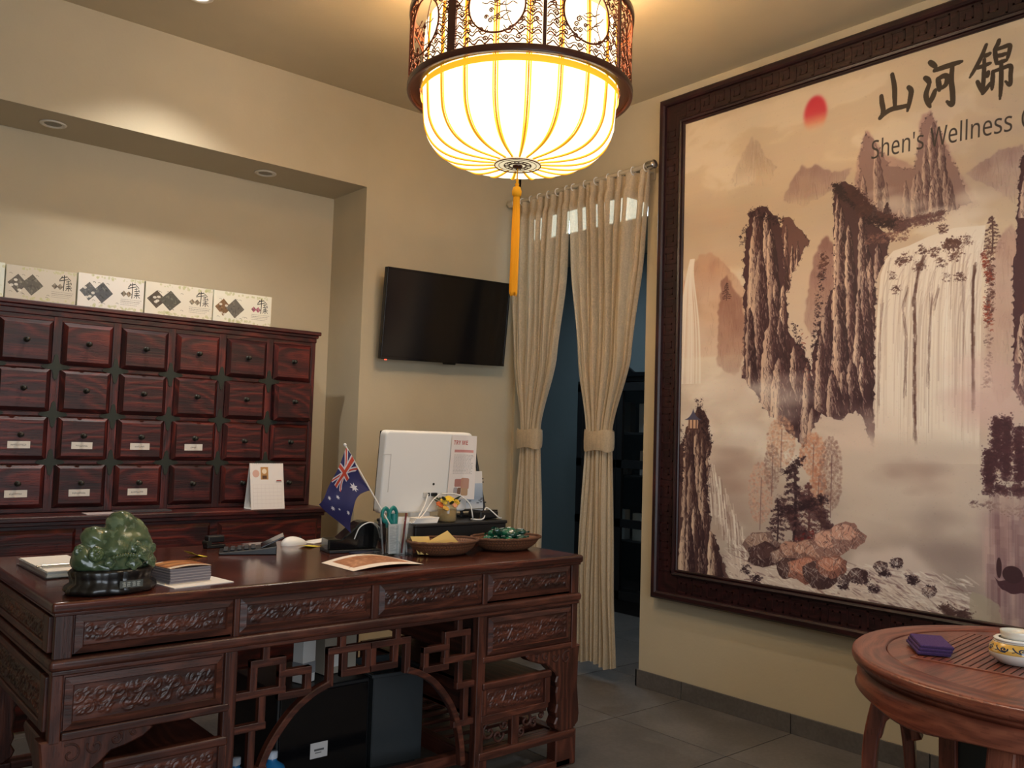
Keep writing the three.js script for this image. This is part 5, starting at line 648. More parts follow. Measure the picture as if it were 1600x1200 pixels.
{ // pen organiser and what stands in it
  const bx0 = [1.825, DH, -2.8], o = thing('pen_organiser', 'clear acrylic pen organiser holding the flag and pens', 'pen holder', bx0, -0.15);
  part(o, 'box', [bx(0.125, 0.004, 0.08, 0, 0.002, 0), bx(0.125, 0.115, 0.003, 0, 0.06, 0.0385), bx(0.125, 0.125, 0.003, 0, 0.065, -0.0385), bx(0.003, 0.115, 0.08, -0.061, 0.06, 0), bx(0.003, 0.115, 0.08, 0.061, 0.06, 0), bx(0.003, 0.11, 0.08, 0.0, 0.057, 0)], mClear);
  const flyer = canvasTex(128, 256, (k, w, h) => { k.fillStyle = '#dedad6'; k.fillRect(0, 0, w, h); k.fillStyle = '#8a8684'; for (let i = 0; i < 24; i++) k.fillRect(16, 24 + i * 9, 30 + hash(i, 3) * 62, 2.4); });
  single('folded_leaflet', 'narrow printed leaflet standing in the pen organiser', 'leaflet', new THREE.BoxGeometry(0.045, 0.108, 0.002).rotateX(-0.06).translate(1.808, DH + 0.062, -2.772), new THREE.MeshPhysicalMaterial({ map: flyer, roughness: 0.6 }));
  for (let k = 0; k < 4; k++) single('leaflet_bundle', 'white leaflet leaning in the back of the pen organiser', 'leaflet', new THREE.BoxGeometry(0.05, 0.12 + 0.006 * k, 0.0016).rotateZ(-0.06 * (k - 1)).translate(1.862, DH + 0.069, -2.822 + k * 0.007), mPaper, 'leaflets in the pen organiser');
  const pen = (name, label, col, x, z, lx, lz, h) => single(name, label, 'pen', tube([V(x, DH + 0.006, z), V(x + lx, DH + h, z + lz)], 0.0038, 4, 8), M(rgb(...col), 0.4));
  pen('pencil', 'dark red pencil standing in the pen organiser', [120, 34, 28], 1.852, -2.782, 0.012, 0.004, 0.155); pen('pen', 'white pen standing in the pen organiser', [214, 208, 204], 1.88, -2.79, -0.02, 0.01, 0.13); pen('pen', 'silver pen leaning towards the wall in the pen organiser', [150, 146, 146], 1.775, -2.79, -0.008, -0.012, 0.14);
  const sc = thing('scissors', 'scissors with teal handles standing in the pen organiser', 'scissors', [1.805, DH + 0.006, -2.808], 0.2);
  part(sc, 'blades', [bx(0.01, 0.1, 0.003, -0.004, 0.05, 0, 0.001), bx(0.01, 0.1, 0.003, 0.004, 0.05, 0.003, 0.001)], mSteel); const teal = M(rgb(22, 120, 116), 0.4); part(sc, 'handle', [new THREE.TorusGeometry(0.017, 0.006, 8, 20).scale(1, 1.4, 1).translate(-0.016, 0.142, 0), bx(0.012, 0.03, 0.008, -0.007, 0.108, 0, 0.003)], teal); part(sc, 'handle', [new THREE.TorusGeometry(0.019, 0.006, 8, 20).scale(1, 1.5, 1).translate(0.02, 0.138, 0.004), bx(0.014, 0.03, 0.008, 0.008, 0.106, 0.004, 0.003)], teal);
  single('glue_stick', 'teal capped tube standing in the pen organiser', 'tube', [new THREE.CylinderGeometry(0.013, 0.013, 0.1, 18).translate(1.832, DH + 0.056, -2.812), new THREE.CylinderGeometry(0.0145, 0.0145, 0.045, 18).translate(1.832, DH + 0.128, -2.812)], teal);
  // flag on its staff
  const A = at(539, 695, 'z', -2.84), Bq = at(628, 853, 'z', -2.79), f = thing('hand_flag', 'small blue Australian flag on a white stick leaning from the pen organiser', 'flag', [Bq.x, Bq.y, Bq.z]);
  const d = A.clone().sub(Bq); part(f, 'staff', tube([V(0, 0, 0), V(d.x, d.y, d.z)], 0.003, 4, 8), M(rgb(236, 230, 220), 0.4)); part(f, 'finial', new THREE.SphereGeometry(0.006, 12, 8).translate(d.x, d.y, d.z), mWhite);
  const map = canvasTex(1024, 512, (k, w, h) => {
    k.fillStyle = '#23245c'; k.fillRect(0, 0, w, h); const W2 = w / 2, H2 = h / 2; k.save(); k.beginPath(); k.rect(0, 0, W2, H2); k.clip();
    const ln = (x0, y0, x1, y1, lw, c) => { k.strokeStyle = c; k.lineWidth = lw; k.beginPath(); k.moveTo(x0, y0); k.lineTo(x1, y1); k.stroke(); }; const wt = '#d8d0d4', rd = '#c8462e';
    ln(0, 0, W2, H2, 52, wt); ln(0, H2, W2, 0, 52, wt); ln(0, 0, W2, H2, 20, rd); ln(0, H2, W2, 0, 20, rd); ln(W2 / 2, 0, W2 / 2, H2, 86, wt); ln(0, H2 / 2, W2, H2 / 2, 86, wt); ln(W2 / 2, 0, W2 / 2, H2, 50, rd); ln(0, H2 / 2, W2, H2 / 2, 50, rd); k.restore();
    const star = (x, y, r, n) => { k.fillStyle = '#d4d2da'; k.beginPath(); for (let i = 0; i < n * 2; i++) { const a = -Math.PI / 2 + i * Math.PI / n, q = i % 2 ? r * 0.45 : r; k.lineTo(x + Math.cos(a) * q, y + Math.sin(a) * q); } k.closePath(); k.fill(); };
    star(w * 0.25, h * 0.76, 76, 7); star(w * 0.75, h * 0.83, 40, 7); star(w * 0.62, h * 0.45, 40, 7); star(w * 0.75, h * 0.17, 40, 7); star(w * 0.86, h * 0.38, 40, 7); star(w * 0.8, h * 0.55, 22, 5);
  });
  // cloth: from the hoist (along the staff) it hangs down and to the left
  const hoist = (t) => at(lerp(541, 577, t), lerp(700, 767, t), 'z', -2.838 + 0.014 * t), fly = (t) => { const q = [[512, 751], [498, 788], [515, 803], [546, 836]], k = t * 3, i = Math.min(2, Math.floor(k)); return at(lerp(q[i][0], q[i + 1][0], k - i), lerp(q[i][1], q[i + 1][1], k - i), 'z', -2.85 + 0.02 * Math.sin(t * 4)); };
  // the four corners in the picture: hoist top, hoist bottom, fly bottom, fly top
  const c00 = at(541, 699, 'z', -2.838), c01 = at(578, 766, 'z', -2.824), c11 = at(552, 834, 'z', -2.83), c10 = at(497, 788, 'z', -2.86), mT = at(517, 752, 'z', -2.845), mB = at(552, 786, 'z', -2.815);
  const n = 40, m2 = 24, pos = [], uv = [], idx = []; const quadr = (a, b, c, t) => a.clone().multiplyScalar((1 - t) * (1 - 2 * t)).add(b.clone().multiplyScalar(4 * t * (1 - t))).add(c.clone().multiplyScalar(t * (2 * t - 1)));
  for (let i = 0; i <= n; i++) for (let j = 0; j <= m2; j++) { const s = i / n, t = j / m2, a = quadr(c00, mT, c10, s), b = quadr(c01, mB, c11, s), q = a.lerp(b, t); q.z += 0.012 * Math.sin(s * 9 + t * 2.5) * s + 0.008 * Math.sin(t * 7 + s * 3); pos.push(q.x - Bq.x, q.y - Bq.y, q.z - Bq.z); uv.push(s, 1 - t); }
  for (let i = 0; i < n; i++) for (let j = 0; j < m2; j++) { const a = i * (m2 + 1) + j; idx.push(a, a + 1, a + m2 + 1, a + 1, a + m2 + 2, a + m2 + 1); }
  const g = new THREE.BufferGeometry(); g.setAttribute('position', new THREE.Float32BufferAttribute(pos, 3)); g.setAttribute('uv', new THREE.Float32BufferAttribute(uv, 2)); g.setIndex(idx); g.computeVertexNormals(); part(f, 'cloth', g, new THREE.MeshPhysicalMaterial({ map, roughness: 0.75, side: THREE.DoubleSide, transmission: 0.15, thickness: 0 }));
}
{ // black dock with a rounded back: a desk phone seen from behind, with a spiral notepad
  const o = thing('desk_phone', 'black desk phone seen from behind under the flag', 'phone', [1.735, DH, -2.96], -0.2);
  const s = new THREE.Shape(); s.moveTo(-0.1, 0.012); s.lineTo(0.09, 0.012); s.lineTo(0.1, 0.05); s.absarc(0.045, 0.06, 0.055, -0.1, Math.PI * 0.8, false); s.lineTo(-0.05, 0.05); s.lineTo(-0.1, 0.05); s.closePath(); part(o, 'housing', move(ext(s, 0.08, 0.006, 2), 0, 0, -0.04), mBlackGloss);
  part(o, 'foot_plate', bx(0.2, 0.012, 0.12, 0, 0.006, 0, 0.003), mBlack); part(o, 'cable', tube([V(0.0, 0.05, 0.046), V(0.02, 0.095, 0.05), V(0.06, 0.112, 0.052), V(0.1, 0.09, 0.045), V(0.12, 0.05, 0.02)], 0.0022, 30, 6), mWhite);
  const np = thing('notepad', 'dark blue spiral notepad in front of the desk phone', 'notepad', [1.745, DH, -2.875], 0.35); part(np, 'cover', bx(0.1, 0.006, 0.06, 0, 0.003, 0, 0.001), M(rgb(34, 38, 62), 0.5)); const w = []; for (let i = 0; i < 12; i++) w.push(new THREE.TorusGeometry(0.004, 0.0008, 4, 10).translate(-0.044 + i * 0.008, 0.004, 0.03).rotateY(0)); part(np, 'spiral', w, mSteel);
}
{ // black till box with the white computer on it
  const o = thing('cash_drawer', 'black cash drawer box behind the wicker baskets', 'cash drawer', [2.22, DH, -3.03]);
  part(o, 'case', bx(0.47, 0.085, 0.28, 0, 0.0425, 0, 0.006), mBlack); part(o, 'lid', bx(0.478, 0.014, 0.29, 0, 0.089, 0, 0.005), mBlack); for (const x of [-0.2, 0.2]) part(o, 'foot', new THREE.CylinderGeometry(0.012, 0.012, 0.004, 12).translate(x, 0.001, 0.1), mDark);
  const tray = thing('receipt_printer', 'low black printer on the cash drawer beside the brochure rack', 'printer', [2.395, DH + 0.096, -2.975], 0.1); part(tray, 'body', bx(0.11, 0.034, 0.08, 0, 0.02, 0, 0.008), mBlack); part(tray, 'flap', bx(0.1, 0.005, 0.07, 0.004, 0.0375, 0.0, 0.002), mBlackGloss);
  const pc = thing('computer', 'white all in one computer seen from the back with a notice taped on', 'computer', [2.108, DH + 0.096, -3.015], 0.02);
  const back = new THREE.Group(); back.name = 'display'; back.rotation.x = 0.09; back.position.set(0.0, 0.035, -0.01); pc.add(back);
  const Wd = 0.445, Hh = 0.335; const sh = new THREE.Shape(), r = 0.022; sh.moveTo(-Wd / 2 + r, 0); sh.lineTo(Wd / 2 - r, 0); sh.quadraticCurveTo(Wd / 2, 0, Wd / 2, r); sh.lineTo(Wd / 2, Hh - r); sh.quadraticCurveTo(Wd / 2, Hh, Wd / 2 - r, Hh); sh.lineTo(-Wd / 2 + r, Hh); sh.quadraticCurveTo(-Wd / 2, Hh, -Wd / 2, Hh - r); sh.lineTo(-Wd / 2, r); sh.quadraticCurveTo(-Wd / 2, 0, -Wd / 2 + r, 0);
  part(back, 'back_shell', move(ext(sh, 0.028, 0.009, 3), 0, 0.0, -0.02), mWhite); part(back, 'screen_side', bx(Wd - 0.01, Hh - 0.01, 0.008, 0, Hh / 2, -0.033, 0.003), mBlackGloss);
  { const q = 0.0016, x = -0.19, L = []; for (const [a, b, c, e] of [[x, x, 0.09, 0.24], [x - 0.036, x, 0.24, 0.24]]) L.push(span(a - q, c === e ? b + q : b + q, c - q, e + q, 0.0155, 0.0178)); part(back, 'port_door', L, M(rgb(196, 192, 188), 0.5)); }
  part(back, 'socket', bx(0.012, 0.014, 0.004, 0.012, 0.075, 0.0175), mDark); part(back, 'socket', bx(0.03, 0.014, 0.012, 0.04, 0.075, 0.019, 0.003), mBlack); part(back, 'socket', bx(0.024, 0.022, 0.006, -0.004, 0.073, 0.018, 0.002), M(rgb(200, 196, 190), 0.3)); part(back, 'screw', new THREE.CylinderGeometry(0.005, 0.005, 0.003, 12).rotateX(Math.PI / 2).translate(0.034, 0.118, 0.0175), mIron);
  part(pc, 'stand_foot', [bx(0.2, 0.008, 0.16, 0, 0.004, -0.03, 0.003), bx(0.1, 0.07, 0.02, 0, 0.04, -0.03, 0.004)], mWhite);
  part(pc, 'cable', tube([V(0.0, 0.11, 0.028), V(-0.03, 0.07, 0.05), V(-0.1, 0.012, 0.085), V(-0.16, 0.004, 0.1)], 0.003, 26, 6), mWhite); part(pc, 'cable', tube([V(0.055, 0.11, 0.032), V(0.0, 0.085, 0.06), V(-0.07, 0.03, 0.09), V(-0.13, 0.004, 0.11)], 0.003, 26, 6), mWhite);
  part(pc, 'cable', tube([V(0.07, 0.112, 0.03), V(0.13, 0.108, 0.06), V(0.18, 0.07, 0.08), V(0.19, 0.02, 0.09), V(0.2, 0.003, 0.08)], 0.003, 30, 6), mWhite);
  const notice = canvasTex(256, 480, (k, w, h) => { k.fillStyle = '#e6dcd6'; k.fillRect(0, 0, w, h); k.fillStyle = '#b4524a'; k.font = 'bold 44px sans-serif'; k.fillText('TRY ME', 24, 70); k.fillStyle = 'rgba(186,90,84,0.6)'; k.fillRect(40, 108, 188, 20); k.fillStyle = 'rgba(120,112,112,0.6)'; const rg = rngOf(6); for (let i = 0; i < 15; i++) { let x = 40; while (x < 214) { const l = 6 + rg() * 16; k.fillRect(x, 146 + i * 10, l, 3.4); x += l + 4; } } const im = (x, y, ww, hh, c) => { k.fillStyle = c; k.beginPath(); k.roundRect(x, y, ww, hh, 12); k.fill(); }; im(70, 330, 84, 60, '#b07a70'); im(140, 322, 66, 84, '#b88a74'); im(64, 394, 42, 56, '#a8a0a2'); im(106, 396, 40, 52, '#7a5c4c'); im(148, 400, 52, 56, '#b4906c'); });
  const ng = new THREE.PlaneGeometry(0.125, 0.27, 14, 8), np = ng.attributes.position; for (let i = 0; i < np.count; i++) { const u = np.getX(i) / 0.125 + 0.5; np.setZ(i, 0.004 + 0.03 * smooth(0.55, 1, u) * (0.4 + 0.6 * (0.5 - np.getY(i) / 0.27))); } ng.translate(0.168, 0.19, 0.019); ng.rotateX(0.09); ng.rotateY(0.02); ng.computeVertexNormals(); ng.translate(2.108, DH + 0.096 + 0.035, -3.025);
  const nm = single('taped_notice', 'printed notice with red heading taped to the white computer', 'notice', ng, new THREE.MeshPhysicalMaterial({ map: notice, roughness: 0.55, side: THREE.DoubleSide }));
  // posy in a glass jar
  const v = thing('flower_jar', 'small glass jar of yellow flowers on the cash drawer', 'flower jar', [2.172, DH + 0.096, -2.938]);
  part(v, 'jar', lathe([[0, 0.001], [0.035, 0.001], [0.04, 0.01], [0.041, 0.05], [0.036, 0.066], [0.039, 0.072]], 28), new THREE.MeshPhysicalMaterial({ color: rgb(236, 226, 190), roughness: 0.05, transmission: 0.8, thickness: 0, side: THREE.DoubleSide })); part(v, 'filling', lathe([[0, 0.004], [0.036, 0.004], [0.038, 0.05], [0, 0.055]], 24), M(rgb(176, 140, 60), 0.8)); const rg = rngOf(15);
  const bloom = (x, y, z, s, c, lab) => { const L = []; for (let i = 0; i < 12; i++) { const a = i * 2.4, q = 0.5 + 0.5 * (i % 3) / 3, p = new THREE.SphereGeometry(s * 0.5, 8, 6).scale(1, 0.35, 0.55); p.translate(s * 0.5 * q, s * 0.25 * (1 - q) + s * 0.1, 0); p.rotateY(a); L.push(p); } const g = merge(L); g.rotateX(0.5 + rg() * 0.4); g.translate(x, y, z); part(v, 'flower', g, M(rgb(...c), 0.7)); };
  bloom(0.0, 0.088, 0.015, 0.03, [226, 190, 50]); bloom(0.026, 0.08, 0.02, 0.024, [222, 180, 60]); bloom(-0.028, 0.082, 0.012, 0.022, [220, 186, 70]); bloom(-0.048, 0.07, 0.012, 0.022, [196, 96, 40]); bloom(-0.03, 0.056, 0.03, 0.02, [206, 160, 70]); bloom(0.01, 0.07, 0.032, 0.02, [214, 150, 110]);
  for (let i = 0; i < 9; i++) { const a = i * 0.75, p = new THREE.SphereGeometry(0.018, 8, 6).scale(1, 0.2, 0.5); p.rotateZ(0.5); p.translate(0.045, 0.09 + 0.012 * Math.sin(i * 3), 0); p.rotateY(a); part(v, 'leaf', p, M(rgb(44, 58, 34), 0.6)); }
  // cable coil and adaptor
  part(pc, 'cable', tube([V(0.24, 0.0, 0.05), V(0.2, 0.004, 0.07), V(0.25, 0.006, 0.09), V(0.28, 0.05, 0.07), V(0.33, 0.008, 0.1), V(0.36, 0.004, 0.08)], 0.003, 40, 6), mWhite);
  single('document_pile', 'untidy pile of white documents on the cash drawer beside the computer', 'papers', [0, 1, 2, 3, 4].map((k) => new THREE.BoxGeometry(0.12, 0.004, 0.055).rotateY(0.05 * k - 0.1).translate(2.04 + 0.003 * k, DH + 0.0995 + k * 0.0044, -2.932)), mPaper);
}
{ // brochure rack
  const o = thing('brochure_rack', 'black metal brochure rack with leaflets behind the white computer', 'rack', [2.405, DH + 0.096, -3.12]); const lean = 0.09;
  for (const x of [-0.055, 0.075]) part(o, 'upright', tube([V(x + 0.02, 0, 0.03), V(x, 0.17, 0), V(x - 0.018, 0.335, -0.03)], 0.0075, 12, 6), mBlack); part(o, 'cross_wire', [tube([V(-0.075, 0.33, -0.03), V(0.06, 0.33, -0.03)], 0.004, 2, 6), tube([V(-0.055, 0.15, 0.02), V(0.085, 0.15, 0.02)], 0.003, 2, 6), tube([V(-0.045, 0.06, 0.03), V(0.095, 0.06, 0.03)], 0.003, 2, 6)], mBlack); part(o, 'pocket', [bx(0.15, 0.006, 0.06, 0.015, 0.03, 0.03), bx(0.15, 0.006, 0.05, 0.01, 0.165, -0.005)], mBlack); part(o, 'foot_bar', bx(0.17, 0.012, 0.08, 0.02, 0.006, 0.02, 0.003), mBlack); part(o, 'clip', bx(0.014, 0.05, 0.01, 0.062, 0.3, -0.02, 0.003), mBlackGloss);
  const br = (w, h, fn) => canvasTex(w, h, fn);
  single('brochure', 'white brochure with a snowy blue picture in the lower rack pocket', 'brochure', new THREE.BoxGeometry(0.11, 0.165, 0.006).rotateX(-0.1).translate(2.42, DH + 0.213, -3.088), new THREE.MeshPhysicalMaterial({ roughness: 0.4, map: br(160, 256, (k, w, h) => { k.fillStyle = '#ddd9d6'; k.fillRect(0, 0, w, h); k.fillStyle = '#7a7a80'; k.font = '34px sans-serif'; k.fillText('CK', 22, 62); const g = k.createLinearGradient(0, 84, 0, h); g.addColorStop(0, '#aebccc'); g.addColorStop(0.6, '#8c9cb0'); g.addColorStop(1, '#d8dce0'); k.fillStyle = g; k.fillRect(0, 84, w, h); k.fillStyle = '#5c6470'; for (let i = 0; i < 9; i++) k.fillRect(hash(i, 1) * w, 170 + hash(i, 2) * 50, 20, 8); }) }));
  single('brochure', 'white and red card in the upper rack pocket', 'brochure', new THREE.BoxGeometry(0.075, 0.11, 0.004).rotateX(-0.12).translate(2.39, DH + 0.325, -3.13), new THREE.MeshPhysicalMaterial({ roughness: 0.4, map: br(96, 128, (k, w, h) => { k.fillStyle = '#d2ccc8'; k.fillRect(0, 0, w, h); k.fillStyle = '#b02c30'; k.fillRect(10, 70, 60, 40); k.fillStyle = '#fff'; k.fillRect(30, 78, 10, 24); k.fillRect(23, 86, 24, 8); k.fillStyle = '#777'; k.fillRect(14, 30, 50, 6); k.fillRect(14, 44, 40, 6); }) }));
}
// baskets: woven wicker bowls
const wicker = tex(256, 128, (u, v) => { const a = Math.floor(u * 64), b = Math.floor(v * 22), over = (a + b) % 2, x = (u * 64) % 1, y = (v * 22) % 1, s = Math.sin((over ? y : x) * Math.PI); const t = 0.35 + 0.5 * s + 0.1 * hash(a, b); return [0.5 * t + 0.06, 0.32 * t + 0.04, 0.21 * t + 0.03]; });
const wickerBump = tex(256, 128, (u, v) => { const a = Math.floor(u * 64), b = Math.floor(v * 22), over = (a + b) % 2, x = (u * 64) % 1, y = (v * 22) % 1, s = Math.sin((over ? y : x) * Math.PI) * (over ? 1 : 0.7); return [s, s, s]; }, false);
wicker.wrapS = wicker.wrapT = wickerBump.wrapS = wickerBump.wrapT = THREE.RepeatWrapping; for (const t of [wicker, wickerBump]) t.repeat.set(2, 1);
const mWicker = new THREE.MeshPhysicalMaterial({ map: wicker, bumpMap: wickerBump, bumpScale: 0.002, roughness: 0.6, side: THREE.DoubleSide });
function basket(label, x, z, rx, rz, h, turn) {
  const o = thing('wicker_basket', label, 'basket', [x, DH, z], turn); const g = lathe([[0, 0.002], [0.62, 0.002], [0.7, 0.01], [0.82, h * 0.45], [0.96, h], [0.94, h], [0.8, h * 0.47], [0.68, 0.014], [0, 0.012]], 64); g.scale(rx, 1, rz); g.computeVertexNormals(); part(o, 'bowl', g, mWicker);
  const p = []; for (let i = 0; i < 40; i++) { const a = i / 40 * 6.2832; p.push(V(Math.cos(a) * rx * 0.955, h + 0.001 * Math.sin(i * 9), Math.sin(a) * rz * 0.955)); } part(o, 'rim', tube(p, 0.0055, 120, 7, true), mWicker); return o;
}
basket('shallow wicker basket holding yellow envelopes', 2.0, -2.722, 0.157, 0.112, 0.052, 0.06);
basket('shallow wicker basket heaped with green wrapped sweets', 2.312, -2.72, 0.162, 0.115, 0.05, -0.05);
{
  const env = (label, pts, z, dz) => { const P = pts.map(([a, b]) => at(a, b, 'z', z)), c = P[0], g = wuv(ext(P.map((p) => [p.x, p.y]), 0.0018), 'x'); g.translate(0, 0, z + dz); single('envelope', label, 'envelope', g, M(rgb(240, 204, 124), 0.65), 'envelopes in the basket'); };
  env('yellow paper envelope leaning in the wicker basket', [[640, 838], [669, 838], [672, 852], [690, 855], [690, 866], [652, 866]], -2.72, 0.004); env('yellow paper envelope leaning in the wicker basket', [[659, 851], [698, 829], [720, 852], [716, 866], [655, 866]], -2.705, 0.004); env('yellow paper envelope leaning in the wicker basket', [[668, 846], [690, 843], [712, 856], [708, 866], [664, 866]], -2.69, 0.006);
  const rg = rngOf(33), gm = [M(rgb(16, 92, 66), 0.22, { clearcoat: 0.6 }), M(rgb(10, 64, 50), 0.22, { clearcoat: 0.6 })];
  for (let i = 0; i < 22; i++) { // wrapped sweets: a crinkled body, two twisted ends and a white patch
    const a = i * 2.4, r = 0.62 * Math.sqrt((i % 14 + 0.5) / 14), lay = i < 14 ? 0 : 1, x = 2.312 + Math.cos(a) * r * 0.15, z = -2.72 + Math.sin(a) * r * 0.1, o = thing('wrapped_sweet', 'green foil wrapped sweet in the wicker basket', 'sweet', [x, DH + 0.036 + lay * 0.024 + 0.012 * rg(), z], rg() * 6.28, 'green wrapped sweets in the basket'); o.rotation.x = (rg() - 0.5) * 0.8; o.rotation.z = (rg() - 0.5) * 0.9;
    const b = new THREE.SphereGeometry(1, 14, 10), p = b.attributes.position; for (let k = 0; k < p.count; k++) { const q = 1 + 0.2 * (hash(k, i) - 0.5); p.setXYZ(k, p.getX(k) * 0.027 * q, p.getY(k) * 0.014 * q, p.getZ(k) * 0.019 * q); } b.computeVertexNormals(); part(o, 'wrapper', b, gm[i % 2]);
    for (const s of [-1, 1]) { const t = new THREE.ConeGeometry(0.011, 0.015, 7, 1, true).rotateZ(s * Math.PI / 2).scale(1, 0.4, 1).translate(s * 0.031, 0, 0); part(o, 'twist', t, gm[i % 2]); } part(o, 'white_patch', bx(0.015, 0.002, 0.012, 0, 0.0135, 0, 0.0006), mWhite);
  }
}

// ---------- under the desk ----------
{
  const o = thing('computer_tower', 'black computer tower with a small white label under the desk', 'computer', [1.55, 0, -2.95]); part(o, 'case', bx(0.36, 0.36, 0.36, 0, 0.19, 0, 0.008), mBlack); part(o, 'front_panel', bx(0.34, 0.335, 0.008, 0, 0.19, 0.181, 0.003), mBlackGloss); for (const x of [-0.14, 0.14]) part(o, 'foot', bx(0.03, 0.01, 0.3, x, 0.005, 0), mDark);
  const l = canvasTex(96, 72, (c, w, h) => { c.fillStyle = '#cfcac8'; c.fillRect(0, 0, w, h); c.fillStyle = '#555'; c.fillRect(22, 30, 54, 9); c.fillRect(26, 46, 36, 4); }); const g = new THREE.BoxGeometry(0.066, 0.052, 0.001); g.translate(-0.02, 0.155, 0.1862); part(o, 'label', g, new THREE.MeshPhysicalMaterial({ map: l, roughness: 0.6 }), 'white paper label');
  const p = thing('plastic_bin', 'translucent grey plastic bin under the desk', 'bin', [1.862, 0, -2.88], -0.12); const mBin = new THREE.MeshPhysicalMaterial({ color: rgb(80, 86, 90), roughness: 0.25, transmission: 0.5, thickness: 0 }); part(p, 'tub', [bx(0.2, 0.33, 0.006, 0, 0.21, 0.12, 0.002), bx(0.2, 0.33, 0.006, 0, 0.21, -0.12, 0.002), bx(0.006, 0.33, 0.24, -0.1, 0.21, 0, 0.002), bx(0.006, 0.33, 0.24, 0.1, 0.21, 0, 0.002), bx(0.2, 0.006, 0.24, 0, 0.048, 0, 0.002)], mBin); part(p, 'rim', [bx(0.22, 0.014, 0.014, 0, 0.37, 0.126, 0.004), bx(0.22, 0.014, 0.014, 0, 0.37, -0.126, 0.004), bx(0.014, 0.014, 0.26, 0.106, 0.37, 0, 0.004), bx(0.014, 0.014, 0.26, -0.106, 0.37, 0, 0.004)], mBin); part(p, 'wheel_base', bx(0.18, 0.046, 0.2, 0, 0.0225, 0, 0.006), mDark);
  // shelf carton, packet and papers behind the lattice
  const c = thing('storage_carton', 'pale cardboard carton standing on the computer tower behind the lattice', 'carton', [1.66, 0.372, -2.96], 0.1); part(c, 'box', bx(0.14, 0.13, 0.16, 0, 0.065, 0, 0.002), M(rgb(176, 166, 150), 0.8)); part(c, 'flap', bx(0.136, 0.003, 0.06, 0, 0.132, 0.03), M(rgb(190, 180, 164), 0.8)); part(c, 'label', bx(0.05, 0.07, 0.001, -0.03, 0.06, 0.0805), mPaper);
  const w = thing('white_box', 'narrow white box beside the carton behind the lattice', 'box', [1.505, 0.372, -2.85], 0.3); part(w, 'box', bx(0.06, 0.16, 0.05, 0, 0.08, 0, 0.002), mWhite); part(w, 'printed_band', bx(0.061, 0.04, 0.051, 0, 0.05, 0), M(rgb(150, 152, 156), 0.6));
  single('paper_roll', 'white paper roll lying on the carton behind the lattice', 'paper roll', new THREE.CylinderGeometry(0.018, 0.018, 0.16, 20).rotateZ(Math.PI / 2).rotateY(0.2).translate(1.69, 0.528, -2.95), mPaper);
  // blue bottles in a bag
  const mBlue = new THREE.MeshPhysicalMaterial({ color: rgb(40, 128, 190), roughness: 0.25, transmission: 0.2, thickness: 0 });
  for (const [x, z, h, lab] of [[1.2, -2.7, 0.2, 'blue plastic bottle with a pale cap by the lattice post'], [1.33, -2.71, 0.19, 'plump blue plastic bottle beside the arch under the desk']]) { const b = thing('blue_bottle', lab, 'bottle', [x, 0, z]); part(b, 'body', lathe([[0, 0.002], [0.046, 0.002], [0.05, 0.01], [0.05, h * 0.7], [0.04, h * 0.84], [0.016, h * 0.93], [0.016, h]], 24), mBlue); part(b, 'cap', lathe([[0.018, h - 0.004], [0.018, h + 0.016], [0, h + 0.017]], 18), M(rgb(196, 206, 220), 0.4)); }
}

